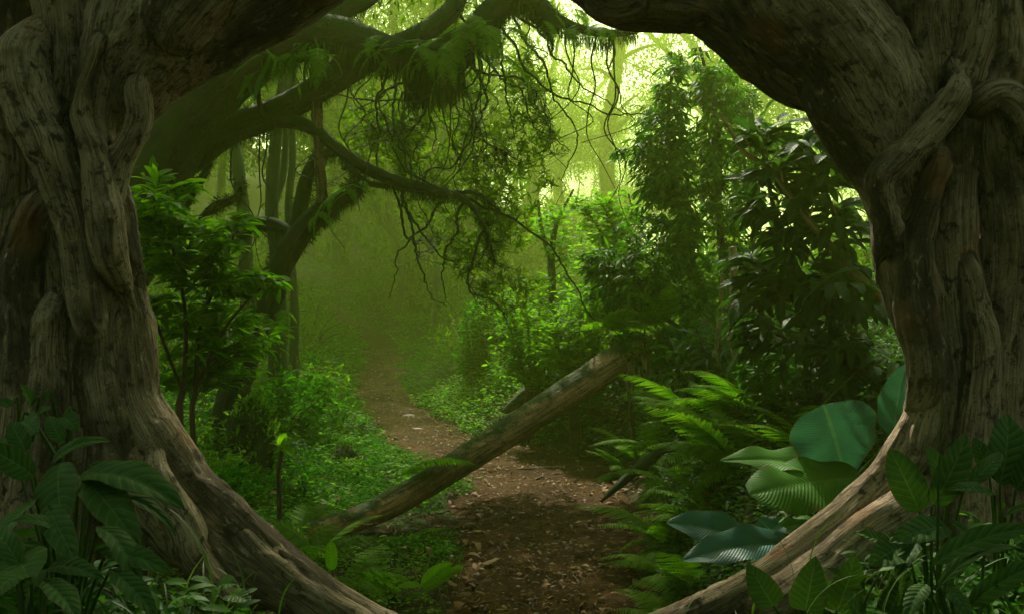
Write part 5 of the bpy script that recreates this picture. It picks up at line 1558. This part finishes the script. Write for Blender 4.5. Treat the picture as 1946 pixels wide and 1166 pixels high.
def on_slope(r, N):
    y = r.uniform(6, 14, N)
    return path_x(y) - path_hw(y) - np.abs(r.normal(size=N)) * 1.4, y
litter('slope_leaf_litter', T_dl, 320, MT['dead'], .075, 305, on_slope, .13)

gr5 = 'leafy bushes on the slope left of the trail bend'
for k in range(34):
    Yd = r5.uniform(13, 30)
    px = r5.uniform(290, 640)
    x = (px - CX) / FPX * Yd
    if abs(x - path_x(Yd)) < path_hw(Yd) + 1.3: continue
    dup(FB[k % 3], (x, Yd, float(terrain(np.array([x]), np.array([Yd]))[0]) - .05), r5.uniform(0, 6.28), r5.uniform(.6, 1.2), 'leafy bush on the green slope left of the trail bend', gr5)
for k in range(26):
    Yd = r5.uniform(15, 34)
    x = path_x(Yd) + path_hw(Yd) + r5.uniform(1.0, 7)
    dup(FB[k % 3], (x, Yd, float(terrain(np.array([x]), np.array([Yd]))[0]) - .05), r5.uniform(0, 6.28), r5.uniform(.6, 1.3), 'leafy bush growing between the trail bend and the bright gap', 'leafy bushes right of the trail bend')

# low shrubs that build up the slope left of the trail
gr6 = 'low leafy shrubs on the slope left of the trail'
low = []
for k, (mt_, sz) in enumerate((('cover', .055), ('shrub', .065), ('thin', .08), ('cover', .075))):
    b = np.array([0.0, 7.0, 0.0])
    zz = float(terrain(b[0:1], b[1:2])[0])
    r = np.random.default_rng(400 + k)
    o = thing('low_shrub', 'low leafy shrub on the green slope left of the trail', 'shrub', b, gr6)
    ss = [(smooth_line(np.array([b + [r.normal() * .05, r.normal() * .05, -.08], b + [r.normal() * .12, r.normal() * .1, .2], b + [r.normal() * .25, r.normal() * .2, .5]]), 12), np.linspace(.009, .004, 12)) for _ in range(6)]
    for p, r_ in ss:
        g = Geo(); g.tube(p, r_, 6); g.build('stem', MT['twig'], o)
    tips = b + rvec(130, r) * np.array([.5, .45, .34]) * r.uniform(.4, 1, (130, 1)) + np.array([0, 0, .36])
    g = Geo()
    pts = sprays(g, ss, tips, r0=.004, lift=.15, wig=.03, seed=410 + k)
    put_leaves(g, pts, 8, T_ov2 if k % 2 else T_ov, sz, seed=420 + k, droop=.2, s0=.3, spread=.4)
    g.build('foliage', [MT[mt_], MT['twig']], o)
    low.append(o)
spots = [(335, 770, 7.0), (410, 790, 7.6), (520, 800, 8.6), (560, 735, 10), (625, 735, 11), (600, 690, 12.5), (655, 670, 14), (450, 850, 7.0), (560, 880, 7.6), (380, 720, 8.6), (640, 640, 17), (585, 650, 15), (530, 680, 12), (470, 700, 10), (690, 800, 11.2), (420, 660, 11), (610, 820, 9.6), (665, 905, 8.6)]
for k, (px, py, Yd) in enumerate(spots):
    x = (px - CX) / FPX * Yd
    x = min(x, path_x(Yd) - path_hw(Yd) - .35)
    loc = (x, Yd, float(terrain(np.array([x]), np.array([Yd]))[0]) - .03)
    sc = r5.uniform(.65, 1.05) * (.8 if Yd < 9 else 1.1) * (.55 if k >= 14 else 1)
    if k < 4:
        low[k].location = loc; low[k].scale = (sc,) * 3
    else:
        dup(low[k % 4], loc, r5.uniform(0, 6.28), sc)
def at_edge(r, N):
    y = np.exp(r.uniform(np.log(4.6), np.log(14), N))
    return path_x(y) + np.sign(r.normal(size=N)) * path_hw(y) * r.uniform(.7, 1.1, N), y
litter('drifted_leaves', T_dl, 260, MT['dead'], .10, 306, at_edge, .032)

# ------------------------------------------------------------------ forest haze
def box_geo(lo, hi):
    a = np.array([[x, y, z] for x in (lo[0], hi[0]) for y in (lo[1], hi[1]) for z in (lo[2], hi[2])], float)
    f = np.array([[0, 1, 3, 2], [4, 6, 7, 5], [0, 4, 5, 1], [2, 3, 7, 6], [0, 2, 6, 4], [1, 5, 7, 3]])
    return a, f
hm = bpy.data.materials.new('haze_air')
hm.use_nodes = True
hn = hm.node_tree
for n_ in list(hn.nodes):
    if n_.type == 'BSDF_PRINCIPLED':
        hn.nodes.remove(n_)
ho = next(n for n in hn.nodes if n.type == 'OUTPUT_MATERIAL')
pv = hn.nodes.new('ShaderNodeVolumePrincipled')
pv.inputs['Color'].default_value = (.69, .95, .14, 1)  # green tint puts leaf-filtered light into the haze colour
pv.inputs['Density'].default_value = .0058
pv.inputs['Anisotropy'].default_value = .6
hn.links.new(pv.outputs[0], ho.inputs['Volume'])
g = Geo()
g.add(*box_geo((-200, -70, -1.5), (200, 260, 46)))
tag(g.build('haze', hm, smooth=False), kind='stuff')
